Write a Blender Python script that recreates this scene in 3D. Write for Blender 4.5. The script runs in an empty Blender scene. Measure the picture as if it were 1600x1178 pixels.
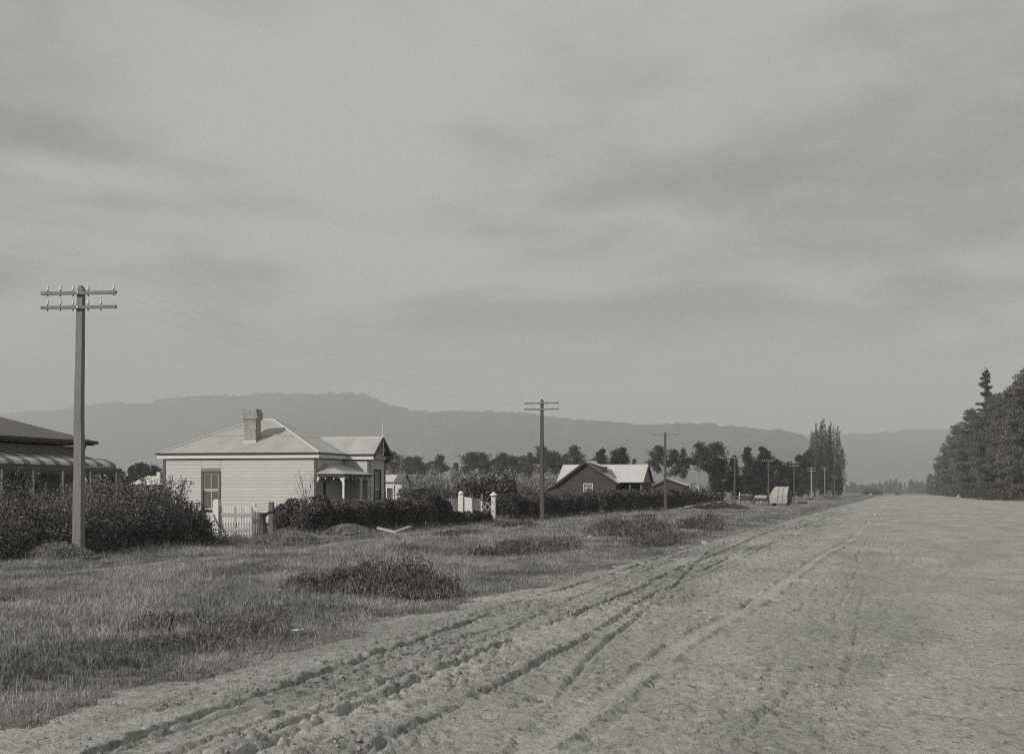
import bpy, math, random
import numpy as np
from mathutils import Vector, Matrix

# ------------------------------------------------------------------ camera, sky, sun, exposure
S = bpy.context.scene
COL = S.collection
CAM_H = 1.75
F = 2500.0                      # focal length in pixels of a 1600 px wide frame
HZ = 768.0                      # image row of the horizon
AZ = math.radians(13.5)         # the road runs 13.5 degrees right of the view axis
SA, CA = math.sin(AZ), math.cos(AZ)

cd = bpy.data.cameras.new('camera')
cam = bpy.data.objects.new('camera', cd)
COL.objects.link(cam)
cam.location = (0, 0, CAM_H)
cam.rotation_euler = (math.pi / 2, 0, 0)
cd.sensor_width = 36.0
cd.sensor_fit = 'HORIZONTAL'
cd.lens = 36.0 * F / 1600.0
cd.shift_y = (HZ - 589.0) / 1600.0
cd.clip_start = 0.1
cd.clip_end = 60000
S.camera = cam

SUN_EL = math.radians(31)
SUN_AZ = math.radians(227.5)    # clockwise from the view axis: behind the camera, to the left
w = bpy.data.worlds.new('World')
S.world = w
w.use_nodes = True
nt = w.node_tree
nt.nodes.clear()
def wn(t, **k):
    n = nt.nodes.new(t)
    for a, b in k.items(): setattr(n, a, b)
    return n
out = wn('ShaderNodeOutputWorld')
bg = wn('ShaderNodeBackground')
bg.inputs['Strength'].default_value = 0.1
sky = wn('ShaderNodeTexSky', sky_type='NISHITA', sun_disc=False, sun_elevation=SUN_EL, sun_rotation=SUN_AZ)
sky.dust_density = 3.0
bw = wn('ShaderNodeRGBToBW')
tc = wn('ShaderNodeTexCoord')
sep = wn('ShaderNodeSeparateXYZ')
ad = wn('ShaderNodeMath', operation='ADD'); ad.inputs[1].default_value = 0.10
mx = wn('ShaderNodeMath', operation='MAXIMUM'); mx.inputs[1].default_value = 0.0
dx = wn('ShaderNodeMath', operation='DIVIDE')
dy = wn('ShaderNodeMath', operation='DIVIDE')
cmb = wn('ShaderNodeCombineXYZ')
L = nt.links.new
L(tc.outputs['Generated'], sep.inputs[0])
L(sep.outputs['Z'], mx.inputs[0]); L(mx.outputs[0], ad.inputs[0])
L(sep.outputs['X'], dx.inputs[0]); L(ad.outputs[0], dx.inputs[1])
L(sep.outputs['Y'], dy.inputs[0]); L(ad.outputs[0], dy.inputs[1])
L(dx.outputs[0], cmb.inputs[0]); L(dy.outputs[0], cmb.inputs[1])
mp = wn('ShaderNodeMapping')
mp.inputs['Location'].default_value = (-13.3, 5.2, 0.0)
mp.inputs['Scale'].default_value = (1.05, 0.80, 1.0)
L(cmb.outputs[0], mp.inputs[0])
n1 = wn('ShaderNodeTexNoise'); n1.inputs['Scale'].default_value = 0.92
n1.inputs['Detail'].default_value = 7; n1.inputs['Roughness'].default_value = 0.46
n1.inputs['Distortion'].default_value = 0.5
L(mp.outputs[0], n1.inputs['Vector'])
mr = wn('ShaderNodeMapRange'); mr.interpolation_type = 'SMOOTHSTEP'
mr.inputs[1].default_value = 0.35; mr.inputs[2].default_value = 0.72
n2 = wn('ShaderNodeTexNoise'); n2.inputs['Scale'].default_value = 2.3
n2.inputs['Detail'].default_value = 5; n2.inputs['Roughness'].default_value = 0.55; n2.inputs['Distortion'].default_value = 0.3
L(mp.outputs[0], n2.inputs['Vector'])
nm_ = wn('ShaderNodeMath', operation='MULTIPLY_ADD'); nm_.inputs[1].default_value = 0.50
nb_ = wn('ShaderNodeMath', operation='ADD'); nb_.inputs[1].default_value = -0.25
L(n2.outputs['Fac'], nm_.inputs[0]); L(n1.outputs['Fac'], nb_.inputs[0]); L(nb_.outputs[0], nm_.inputs[2])
L(nm_.outputs[0], mr.inputs[0])
cl = wn('ShaderNodeMix', data_type='RGBA')
cl.inputs['A'].default_value = (4.95, 5.07, 4.84, 1)
cl.inputs['B'].default_value = (2.65, 2.70, 2.62, 1)
fade = wn('ShaderNodeMapRange'); fade.interpolation_type = 'SMOOTHSTEP'
fade.inputs[1].default_value = 0.055; fade.inputs[2].default_value = 0.135; fade.inputs[3].default_value = 0.22; fade.inputs[4].default_value = 1.0
L(sep.outputs['Z'], fade.inputs[0])
fm_ = wn('ShaderNodeMath', operation='MULTIPLY')
L(mr.outputs[0], fm_.inputs[0]); L(fade.outputs[0], fm_.inputs[1])
L(fm_.outputs[0], cl.inputs['Factor'])
tint = wn('ShaderNodeMix', data_type='RGBA', blend_type='MULTIPLY')
tint.inputs['Factor'].default_value = 1
tint.inputs['B'].default_value = (1.0, 1.02, 0.96, 1)
L(sky.outputs[0], bw.inputs[0]); L(bw.outputs[0], tint.inputs['A'])
over = wn('ShaderNodeMix', data_type='RGBA')
over.inputs['Factor'].default_value = 0.90
L(tint.outputs['Result'], over.inputs['A']); L(cl.outputs['Result'], over.inputs['B'])
L(over.outputs['Result'], bg.inputs['Color'])
L(bg.outputs[0], out.inputs['Surface'])

sd = bpy.data.lights.new('sun', 'SUN')
sd.energy = 3.3
sd.angle = math.radians(0.6)
sd.color = (1.0, 0.985, 0.94)
sun = bpy.data.objects.new('sun', sd)
COL.objects.link(sun)
sun.location = (-50, -50, 60)
sun_dir = Vector((-math.sin(SUN_AZ) * math.cos(SUN_EL), -math.cos(SUN_AZ) * math.cos(SUN_EL), -math.sin(SUN_EL)))
sun.rotation_euler = sun_dir.to_track_quat('-Z', 'Y').to_euler()

S.view_settings.view_transform = 'Standard'
S.view_settings.look = 'None'
S.view_settings.exposure = 0.0
S.view_settings.gamma = 1.0
S.view_settings.use_curve_mapping = False
S.cycles.use_denoising = False      # leave the fine sampling grain, like the plate's
S.cycles.filter_width = 1.1

rng = np.random.default_rng(7)
random.seed(7)

# ------------------------------------------------------------------ helpers
def W(u, v, z=0.0):
    """u metres along the road, v metres to its right (camera at 0, 0)."""
    return (u * SA + v * CA, u * CA - v * SA, z)
def UV(x, y):
    return (x * SA + y * CA, x * CA - y * SA)
def at(px, Y):
    return (px - 800.0) / F * Y
def zat(py, Y):
    return CAM_H + (HZ - py) / F * Y

def vnoise(x, y, seed=0):
    x = np.asarray(x, float); y = np.asarray(y, float)
    xi = np.floor(x).astype(np.int64); yi = np.floor(y).astype(np.int64)
    fx = x - xi; fy = y - yi
    fx = fx * fx * (3 - 2 * fx); fy = fy * fy * (3 - 2 * fy)
    def h(a, b):
        n = (a * 374761393 + b * 668265263 + seed * 974634777) & 0xFFFFFFFF
        n = ((n ^ (n >> 13)) * 1274126177) & 0xFFFFFFFF
        return ((n ^ (n >> 16)) & 0xFFFF) / 65535.0
    a = h(xi, yi); b = h(xi + 1, yi); c = h(xi, yi + 1); d = h(xi + 1, yi + 1)
    return (a * (1 - fx) + b * fx) * (1 - fy) + (c * (1 - fx) + d * fx) * fy
def fbm(x, y, o=4, seed=0, g=0.5):
    t = 0; a = 1; n = 0
    for k in range(o):
        t = t + a * vnoise(x * 2 ** k, y * 2 ** k, seed + k * 17); n += a; a *= g
    return t / n
def sstep(a, b, x):
    t = np.clip((x - a) / (b - a), 0, 1)
    return t * t * (3 - 2 * t)

def tone(a):
    """the print's toning: neutral greys that go slightly warm brown in the darks"""
    return (a * (1.015 + 0.20 * math.exp(-a / 0.12)), a, a * (0.925 + 0.11 * math.exp(-a / 0.12)), 1.0)

def set_mesh(me, V, faces, smooth=False, col=None):
    """faces: list of (M,k) int arrays"""
    V = np.ascontiguousarray(V, dtype=np.float32)
    me.vertices.add(len(V)); me.vertices.foreach_set('co', V.ravel())
    loops = np.concatenate([f.ravel() for f in faces]).astype(np.int32)
    tot = np.concatenate([np.full(len(f), f.shape[1], dtype=np.int32) for f in faces])
    start = np.concatenate([[0], np.cumsum(tot)[:-1]]).astype(np.int32)
    me.loops.add(len(loops)); me.loops.foreach_set('vertex_index', loops)
    me.polygons.add(len(tot))
    me.polygons.foreach_set('loop_start', start)
    me.polygons.foreach_set('loop_total', tot)
    if smooth: me.polygons.foreach_set('use_smooth', np.ones(len(tot), dtype=bool))
    if col is not None:
        at_ = me.attributes.new('shade', 'FLOAT', 'POINT')
        at_.data.foreach_set('value', np.ascontiguousarray(col, dtype=np.float32))
    me.update(calc_edges=True)
    return me

class MB:
    """collects primitives into one mesh"""
    def __init__(s): s.v = []; s.f = []
    def add(s, vs, fs):
        o = len(s.v); s.v += [tuple(p) for p in vs]; s.f += [tuple(i + o for i in f) for f in fs]; return s
    def box(s, x0, x1, y0, y1, z0, z1):
        return s.add([(x0,y0,z0),(x1,y0,z0),(x1,y1,z0),(x0,y1,z0),(x0,y0,z1),(x1,y0,z1),(x1,y1,z1),(x0,y1,z1)],
                     [(0,3,2,1),(4,5,6,7),(0,1,5,4),(1,2,6,5),(2,3,7,6),(3,0,4,7)])
    def taper(s, cx, cy, z0, z1, w0, w1):
        a, b = w0 / 2, w1 / 2
        return s.add([(cx-a,cy-a,z0),(cx+a,cy-a,z0),(cx+a,cy+a,z0),(cx-a,cy+a,z0),(cx-b,cy-b,z1),(cx+b,cy-b,z1),(cx+b,cy+b,z1),(cx-b,cy+b,z1)],
                     [(0,3,2,1),(4,5,6,7),(0,1,5,4),(1,2,6,5),(2,3,7,6),(3,0,4,7)])
    def beam(s, p, q, w_, h_, up=(0,0,1)):
        p = Vector(p); q = Vector(q); d = (q - p).normalized(); up = Vector(up)
        x = d.cross(up)
        if x.length < 1e-4: x = d.cross(Vector((1,0,0)))
        x.normalize(); y = x.cross(d)
        vs = []
        for c in (p, q):
            for a, b in ((-1,-1),(1,-1),(1,1),(-1,1)): vs.append(c + x * (a * w_ / 2) + y * (b * h_ / 2))
        return s.add(vs, [(0,1,2,3),(7,6,5,4),(0,4,5,1),(1,5,6,2),(2,6,7,3),(3,7,4,0)])
    def tube(s, pts, rad, n=6, cap=True):
        pts = [Vector(p) for p in pts]
        if not hasattr(rad, '__len__'): rad = [rad] * len(pts)
        o = len(s.v); ref = Vector((0.31, 0.9, 0.27)).normalized()
        for i, p in enumerate(pts):
            d = (pts[min(i+1, len(pts)-1)] - pts[max(i-1, 0)]).normalized()
            x = d.cross(ref)
            if x.length < 1e-3: x = d.cross(Vector((1, 0, 0)))
            x.normalize(); y = d.cross(x)
            for k in range(n):
                a = 2 * math.pi * k / n
                s.v.append(tuple(p + (x * math.cos(a) + y * math.sin(a)) * rad[i]))
        for i in range(len(pts) - 1):
            for k in range(n):
                a = o + i * n + k; b = o + i * n + (k + 1) % n
                s.f.append((a, b, b + n, a + n))
        if cap:
            s.f.append(tuple(o + k for k in range(n))[::-1]); e = o + (len(pts) - 1) * n
            s.f.append(tuple(e + k for k in range(n)))
        return s
    def prism(s, poly, off):
        """poly: coplanar 3D points, extruded by vector off"""
        n = len(poly); off = Vector(off)
        vs = [Vector(p) for p in poly] + [Vector(p) + off for p in poly]
        fs = [tuple(range(n))[::-1], tuple(range(n, 2 * n))]
        for i in range(n):
            j = (i + 1) % n; fs.append((i, j, j + n, i + n))
        return s.add(vs, fs)
    def lathe(s, prof, c=(0,0,0), n=10):
        o = len(s.v)
        for r, z in prof:
            for k in range(n):
                a = 2 * math.pi * k / n
                s.v.append((c[0] + r * math.cos(a), c[1] + r * math.sin(a), c[2] + z))
        for i in range(len(prof) - 1):
            for k in range(n):
                a = o + i * n + k; b = o + i * n + (k + 1) % n
                s.f.append((a, b, b + n, a + n))
        s.f.append(tuple(o + k for k in range(n))[::-1]); e = o + (len(prof) - 1) * n
        s.f.append(tuple(e + k for k in range(n)))
        return s
    def mesh(s, name, smooth=False):
        me = bpy.data.meshes.new(name)
        me.from_pydata(s.v, [], s.f)
        if smooth: me.polygons.foreach_set('use_smooth', np.ones(len(me.polygons), dtype=bool))
        me.update()
        return me

def link(name, me, m, parent=None, loc=(0,0,0), rz=0.0):
    o = bpy.data.objects.new(name, me)
    COL.objects.link(o)
    if m is not None and len(me.materials) == 0: me.materials.append(m)
    o.location = loc; o.rotation_euler = (0, 0, rz)
    if parent is not None: o.parent = parent
    return o
def obj(name, mb, m, parent=None, loc=(0,0,0), rz=0.0, smooth=False):
    return link(name, mb.mesh(name, smooth), m, parent, loc, rz)
def tag(o, label, cat, group=None, kind=None):
    if label: o['label'] = label
    if cat: o['category'] = cat
    if group: o['group'] = group
    if kind: o['kind'] = kind
    return o
def thing(name, label, cat, loc, rz=-AZ, group=None):
    o = bpy.data.objects.new(name, None)
    COL.objects.link(o)
    o.location = loc; o.rotation_euler = (0, 0, rz); o.empty_display_size = 0.3
    return tag(o, label, cat, group)
def copy_tree(o, parent=None):
    c = o.copy(); COL.objects.link(c)
    if parent is not None: c.parent = parent
    for ch in list(o.children): copy_tree(ch, c)
    return c

# ------------------------------------------------------------------ materials
def mat(name, a, rough=0.85, spec=0.25, var=0.0, scale=4.0, stretch=(1,1,1), bump=0.0, bscale=40.0, attr=0.0, objvar=0.0, var2=0.0, scale2=0.6, trans=0.0, coords='Object', bdist=0.02):
    m = bpy.data.materials.new(name); m.use_nodes = True
    t = m.node_tree; N = t.nodes; K = t.links.new
    b = N['Principled BSDF']
    c = tone(a)
    b.inputs['Base Color'].default_value = c
    b.inputs['Roughness'].default_value = rough
    b.inputs['Specular IOR Level'].default_value = spec
    fac = None
    def mul(x, y):
        n = N.new('ShaderNodeMath'); n.operation = 'MULTIPLY'
        for i, q in enumerate((x, y)):
            if isinstance(q, float): n.inputs[i].default_value = q
            else: K(q, n.inputs[i])
        return n.outputs[0]
    def ranged(src, amt, lo=0.25, hi=0.75):
        r = N.new('ShaderNodeMapRange')
        r.inputs[1].default_value = lo; r.inputs[2].default_value = hi
        r.inputs[3].default_value = 1 - amt; r.inputs[4].default_value = 1 + amt
        K(src, r.inputs[0]); return r.outputs[0]
    tcn = N.new('ShaderNodeTexCoord'); vec = tcn.outputs[coords]
    if coords == 'World':
        pass
    ma = N.new('ShaderNodeMapping'); ma.inputs['Scale'].default_value = stretch
    K(vec, ma.inputs[0])
    parts = []
    for am, sc in ((var, scale), (var2, scale2)):
        if am > 0:
            n = N.new('ShaderNodeTexNoise'); n.inputs['Scale'].default_value = sc; n.inputs['Detail'].default_value = 5
            n.inputs['Roughness'].default_value = 0.6
            K(ma.outputs[0], n.inputs['Vector']); parts.append(ranged(n.outputs['Fac'], am))
    if attr > 0:
        n = N.new('ShaderNodeAttribute'); n.attribute_name = 'shade'
        parts.append(ranged(n.outputs['Fac'], attr, 0.0, 1.0))
    if objvar > 0:
        n = N.new('ShaderNodeObjectInfo'); parts.append(ranged(n.outputs['Random'], objvar, 0.0, 1.0))
    for p in parts: fac = p if fac is None else mul(fac, p)
    if fac is not None:
        mixn = N.new('ShaderNodeVectorMath'); mixn.operation = 'SCALE'
        mixn.inputs[0].default_value = c[:3]
        K(fac, mixn.inputs['Scale']); K(mixn.outputs[0], b.inputs['Base Color'])
    if bump > 0:
        n = N.new('ShaderNodeTexNoise'); n.inputs['Scale'].default_value = bscale; n.inputs['Detail'].default_value = 6
        n.inputs['Roughness'].default_value = 0.65
        K(ma.outputs[0], n.inputs['Vector'])
        bp = N.new('ShaderNodeBump'); bp.inputs['Strength'].default_value = bump; bp.inputs['Distance'].default_value = bdist
        K(n.outputs['Fac'], bp.inputs['Height']); K(bp.outputs[0], b.inputs['Normal'])
    if trans > 0:
        tr = N.new('ShaderNodeBsdfTranslucent'); ms = N.new('ShaderNodeMixShader')
        tr.inputs['Color'].default_value = c
        if fac is not None: K(mixn.outputs[0], tr.inputs['Color'])
        ms.inputs[0].default_value = trans
        K(b.outputs[0], ms.inputs[1]); K(tr.outputs[0], ms.inputs[2])
        K(ms.outputs[0], N['Material Output'].inputs['Surface'])
    return m

M = {}
M['dirt'] = mat('pumice_dirt', 0.375, 0.95, 0.1, var=0.22, scale=11.0, var2=0.14, scale2=0.5, stretch=(1.0, 0.6, 1.0), bump=1.0, bscale=22.0, bdist=0.05, attr=0.30)
M['clod'] = mat('mud_clod', 0.25, 0.95, 0.1, attr=0.45)
M['ground'] = mat('meadow_ground', 0.17, 0.95, 0.1, var=0.25, scale=1.4, var2=0.2, scale2=0.12, bump=0.6, bscale=8, bdist=0.05)
M['path'] = mat('worn_path', 0.27, 0.95, 0.1, var=0.25, scale=2.5, bump=0.5, bscale=20)
M['grass'] = mat('grass_blades', 0.275, 0.8, 0.2, attr=0.62, trans=0.25)
M['drygrass'] = mat('dry_grass', 0.22, 0.8, 0.2, attr=0.55, trans=0.25)
M['wood'] = mat('weathered_wood', 0.20, 0.85, 0.2, var=0.32, scale=5, stretch=(9, 9, 0.6), bump=0.35, bscale=14)
M['darkwood'] = mat('dark_pole_wood', 0.085, 0.85, 0.2, var=0.3, scale=5, stretch=(9, 9, 0.6), bump=0.3, bscale=14)
M['palewood'] = mat('pale_pole_wood', 0.25, 0.85, 0.2, var=0.2, scale=5, stretch=(9, 9, 0.6))
M['oldwood'] = mat('grey_paling', 0.17, 0.9, 0.2, var=0.3, scale=6, stretch=(4, 4, 0.7), objvar=0.25)
M['plank'] = mat('sawn_plank', 0.40, 0.85, 0.2, var=0.2, scale=5)
M['white'] = mat('white_paint', 0.66, 0.6, 0.3, var=0.06, scale=3)
M['board'] = mat('painted_weatherboard', 0.49, 0.65, 0.3, var=0.06, scale=2.0, stretch=(0.6,1,3), objvar=0.035)
M['frieze'] = mat('pale_trim_paint', 0.58, 0.6, 0.3, var=0.05, scale=3)
M['rail'] = mat('worn_gate_rail', 0.36, 0.7, 0.2, var=0.15, scale=5)
M['trim'] = mat('dark_trim_paint', 0.105, 0.6, 0.3, var=0.15, scale=4)
M['darktrim'] = mat('blackish_trim', 0.045, 0.6, 0.3, var=0.15, scale=4)
M['iron'] = mat('galvanised_iron', 0.40, 0.55, 0.35, var=0.12, scale=1.6, stretch=(1, 1, 1), var2=0.08, scale2=9.0, objvar=0.075)
M['ironlight'] = mat('pale_roof_iron', 0.52, 0.55, 0.3, var=0.08, scale=1.2, objvar=0.05)
M['irondark'] = mat('dull_dark_roof', 0.125, 0.7, 0.3, var=0.12, scale=2.0, objvar=0.08)
M['stripedark'] = mat('dark_striped_iron', 0.13, 0.55, 0.3, var=0.12, scale=3.0)
M['stripelight'] = mat('pale_striped_iron', 0.46, 0.55, 0.3, var=0.10, scale=3.0)
M['darkboard'] = mat('tarred_board', 0.062, 0.8, 0.2, var=0.2, scale=3.0, stretch=(1,1,4))
M['greyboard'] = mat('dull_board', 0.24, 0.8, 0.2, var=0.15, scale=3.0, stretch=(1,1,4))
M['brick'] = mat('sooty_brick', 0.36, 0.9, 0.15, var=0.4, scale=9.0, bump=0.3, bscale=30)
M['mortar'] = mat('mortar', 0.09, 0.95, 0.1, var=0.2, scale=10)
M['glass'] = bpy.data.materials.new('window_glass'); M['glass'].use_nodes = True
_b = M['glass'].node_tree.nodes['Principled BSDF']
_b.inputs['Base Color'].default_value = tone(0.13); _b.inputs['Roughness'].default_value = 0.12  # grey base carries a painted reflection of the sky
_b.inputs['Specular IOR Level'].default_value = 0.5
M['metal'] = mat('dark_iron', 0.05, 0.6, 0.4, var=0.2, scale=8)
M['porcelain'] = mat('insulator_glaze', 0.62, 0.35, 0.5)
M['wire'] = mat('telegraph_wire', 0.05, 0.6, 0.4)
M['canvas'] = mat('grey_canvas', 0.34, 0.9, 0.1, var=0.14, scale=1.5, bump=0.3, bscale=5)
M['paper'] = mat('white_paper', 0.42, 0.9, 0.1)
M['stone'] = mat('pale_stone', 0.45, 0.9, 0.1, var=0.2, scale=20)
M['bark'] = mat('bark', 0.10, 0.95, 0.1, var=0.35, scale=4, stretch=(3,3,0.7), bump=0.4, bscale=8)
M['palebark'] = mat('pale_bark', 0.34, 0.95, 0.1, var=0.3, scale=2, stretch=(3,3,0.5))
M['hedge'] = mat('dark_hedge_leaf', 0.085, 0.6, 0.3, attr=0.75, trans=0.15)
M['shrub'] = mat('shrub_leaf', 0.125, 0.6, 0.35, attr=0.75, trans=0.2)
M['gorse'] = mat('gorse_foliage', 0.112, 0.85, 0.15, attr=0.75, trans=0.15)
M['pine'] = mat('pine_needles', 0.065, 0.85, 0.15, attr=0.5, trans=0.12)
M['bigpine'] = mat('tall_pine_needles', 0.125, 0.85, 0.15, attr=0.55, trans=0.12)
M['darkpine'] = mat('dark_conifer', 0.040, 0.85, 0.15, attr=0.5, trans=0.1)
M['poplar'] = mat('poplar_leaf', 0.075, 0.8, 0.2, attr=0.55, trans=0.15)
M['scrub'] = mat('pale_scrub', 0.23, 0.85, 0.15, attr=0.55, trans=0.2)
M['midscrub'] = mat('mid_scrub', 0.075, 0.85, 0.15, attr=0.5, trans=0.15)
M['hill'] = mat('bush_clad_hill', 0.045, 0.95, 0.05, var=0.5, scale=0.010, var2=0.45, scale2=0.002, bump=1.0, bscale=0.02, bdist=25)
M['soil'] = mat('mound_soil', 0.15, 0.95, 0.1, var=0.3, scale=5, bump=0.6, bscale=12, bdist=0.05)
M['twig'] = mat('bare_twigs', 0.075, 0.9, 0.1)

def flecks(m, scale, stretch, lo, hi, amt):
    t = m.node_tree; N = t.nodes; K = t.links.new; b = N['Principled BSDF']
    src = b.inputs['Base Color'].links[0].from_socket
    tcn = N.new('ShaderNodeTexCoord'); ma = N.new('ShaderNodeMapping'); ma.inputs['Scale'].default_value = stretch
    ma.inputs['Rotation'].default_value = (0, 0, AZ)
    n = N.new('ShaderNodeTexNoise'); n.inputs['Scale'].default_value = scale; n.inputs['Detail'].default_value = 6; n.inputs['Roughness'].default_value = 0.62
    r = N.new('ShaderNodeMapRange'); r.inputs[1].default_value = lo; r.inputs[2].default_value = hi; r.inputs[3].default_value = 1.0; r.inputs[4].default_value = amt
    sc = N.new('ShaderNodeVectorMath'); sc.operation = 'SCALE'
    K(tcn.outputs['Object'], ma.inputs[0]); K(ma.outputs[0], n.inputs['Vector']); K(n.outputs['Fac'], r.inputs[0])
    K(src, sc.inputs[0]); K(r.outputs[0], sc.inputs['Scale']); K(sc.outputs[0], b.inputs['Base Color'])
flecks(M['dirt'], 19.0, (1.0, 0.40, 1.0), 0.58, 0.64, 0.55)
flecks(M['dirt'], 7.0, (1.0, 0.45, 1.0), 0.56, 0.66, 0.62)
flecks(M['dirt'], 1.1, (1.0, 0.30, 1.0), 0.52, 0.70, 0.82)
flecks(M['board'], 1.3, (0.8, 0.8, 0.25), 0.55, 0.75, 0.88)
flecks(M['iron'], 1.0, (1.0, 1.0, 0.6), 0.54, 0.72, 0.86)

# ------------------------------------------------------------------ ground, road, path
ROAD_L, ROAD_R = -6.55, 22.0
def gz(u, v):
    u = np.asarray(u, float); v = np.asarray(v, float)
    near = 1 - sstep(180, 400, np.hypot(u, v))
    verge = sstep(-6.3, -9.0, v)
    z = (0.16 * (fbm(u * 0.13 + 5, v * 0.17, 3, 3) - 0.5) + 0.10 * (fbm(u * 0.6, v * 0.7, 3, 9) - 0.5)) * verge * near
    z = z - 0.05 * np.exp(-((v + 7.6) / 0.8) ** 2) * near
    z = z + 0.03 * verge * near
    return z
def gzs(u, v): return float(gz(np.array([u]), np.array([v]))[0])
def Wg(u, v, dz=0.0): return W(u, v, gzs(u, v) + dz)

def axis(segs):
    """segs: (start, step, growth, end) merged"""
    out_ = []
    for a, st, g, e in segs:
        x = a
        while x < e: out_.append(x); x += st; st *= g
    return np.array(sorted(set(np.round(out_, 4))))

def grid_mesh(name, us, vs, zf, m, smooth=True, shadef=None):
    U, V = np.meshgrid(us, vs, indexing='ij')
    Z = zf(U, V)
    X = U * SA + V * CA; Y = U * CA - V * SA
    P = np.stack([X.ravel(), Y.ravel(), Z.ravel()], 1)
    nu, nv = len(us), len(vs)
    i = np.arange(nu - 1)[:, None] * nv + np.arange(nv - 1)[None, :]
    f = np.stack([i, i + nv, i + nv + 1, i + 1], -1).reshape(-1, 4)
    f = f[:, ::-1]
    me = bpy.data.meshes.new(name)
    set_mesh(me, P, [f], smooth, None if shadef is None else shadef(U, V, Z).ravel())
    return link(name, me, m)

ug = np.concatenate([-axis([(3, 3, 1.25, 6000)])[::-1], axis([(0, 0.45, 1.0, 10), (10, 0.16, 1.004, 70), (70, 0.6, 1.03, 300), (300, 10, 1.15, 16000)])])
vg = np.concatenate([-axis([(26, 1.0, 1.2, 12000)])[::-1], axis([(-25, 0.4, 1.0, -7.6), (-7.6, 0.07, 1.0, -5.2)]), axis([(-4.9, 1.5, 1.0, 25), (26, 2, 1.25, 14000)])])
def ground_z(U, V):
    z = gz(U, V)
    under = sstep(ROAD_L + 0.15, ROAD_L + 0.6, V) * (1 - sstep(ROAD_R - 0.8, ROAD_R - 0.2, V)) * (1 - sstep(800, 900, U))
    return z - 0.45 * under
g_ = grid_mesh('ground', ug, vg, ground_z, M['ground'])
tag(g_, None, None, kind='structure')

# road: pumice surface, churned by wheels
TR = [  # (v at u=12, v at u=40, wiggle, half width, depth, strength, share of its length that shows)
    (-5.28, -6.02, 0.08, 0.055, 0.115, 1.0, 0.75),
    (-5.62, -6.18, 0.10, 0.035, 0.060, 0.8, 0.35),
    (-4.80, -5.42, 0.12, 0.035, 0.075, 0.8, 0.45),
    (-4.12, -4.80, 0.12, 0.060, 0.115, 1.0, 0.75),
    (-3.92, -4.50, 0.14, 0.035, 0.080, 0.8, 0.50),
    (-3.55, -4.15, 0.14, 0.050, 0.095, 0.9, 0.60),
    (-3.22, -3.85, 0.16, 0.030, 0.070, 0.8, 0.50),
    (-2.40, -1.95, 0.10, 0.115, 0.022, 1.0, 1.0),
    (-2.05, -2.50, 0.14, 0.030, 0.050, 0.8, 0.30),
    (-1.35, -1.45, 0.14, 0.030, 0.060, 0.8, 0.45),
    (-0.95, -0.95, 0.16, 0.030, 0.055, 0.8, 0.40),
    (-0.55, -0.70, 0.18, 0.028, 0.050, 0.7, 0.35),
    (0.40, -0.1, 0.18, 0.030, 0.040, 0.6, 0.25),
    (-2.75, -4.75, 0.14, 0.034, 0.075, 0.9, 0.60),
    (-5.05, -4.35, 0.16, 0.030, 0.070, 0.9, 0.55),
    (-4.45, -5.65, 0.12, 0.030, 0.070, 0.9, 0.50),
]
def trk(U, k):
    va, vb, wg = TR[k][:3]
    mid = (U - 12) / 28.0
    return va + (vb - va) * np.clip(mid, -0.3, 1.8) + wg * (vnoise(U * 0.11, U * 0 + k, 71) - 0.5) * 2 + 0.05 * (vnoise(U * 0.9, U * 0 + k, 73) - 0.5) + 0.012 * (vnoise(U * 3.1, U * 0 + k, 74) - 0.5) + 0.014 * (vnoise(U * 9.0, U * 0 + k, 75) - 0.5)
def churn_at(U, V):
    churn = sstep(-6.3, -5.6, V + 0.3 * (vnoise(U * 0.3, V * 0, 5) - 0.5)) * (1 - sstep(-3.5, -2.4, V + 0.6 * (vnoise(U * 0.2, V * 0.3, 8) - 0.5)))
    churn2 = np.exp(-((V + 0.9) / 0.9) ** 2) * 0.5
    return np.clip(0.05 + 0.95 * churn + churn2, 0, 1) * (0.30 + 0.70 * sstep(0.36, 0.60, fbm(U * 0.3, V * 1.0, 3, 15)))
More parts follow.
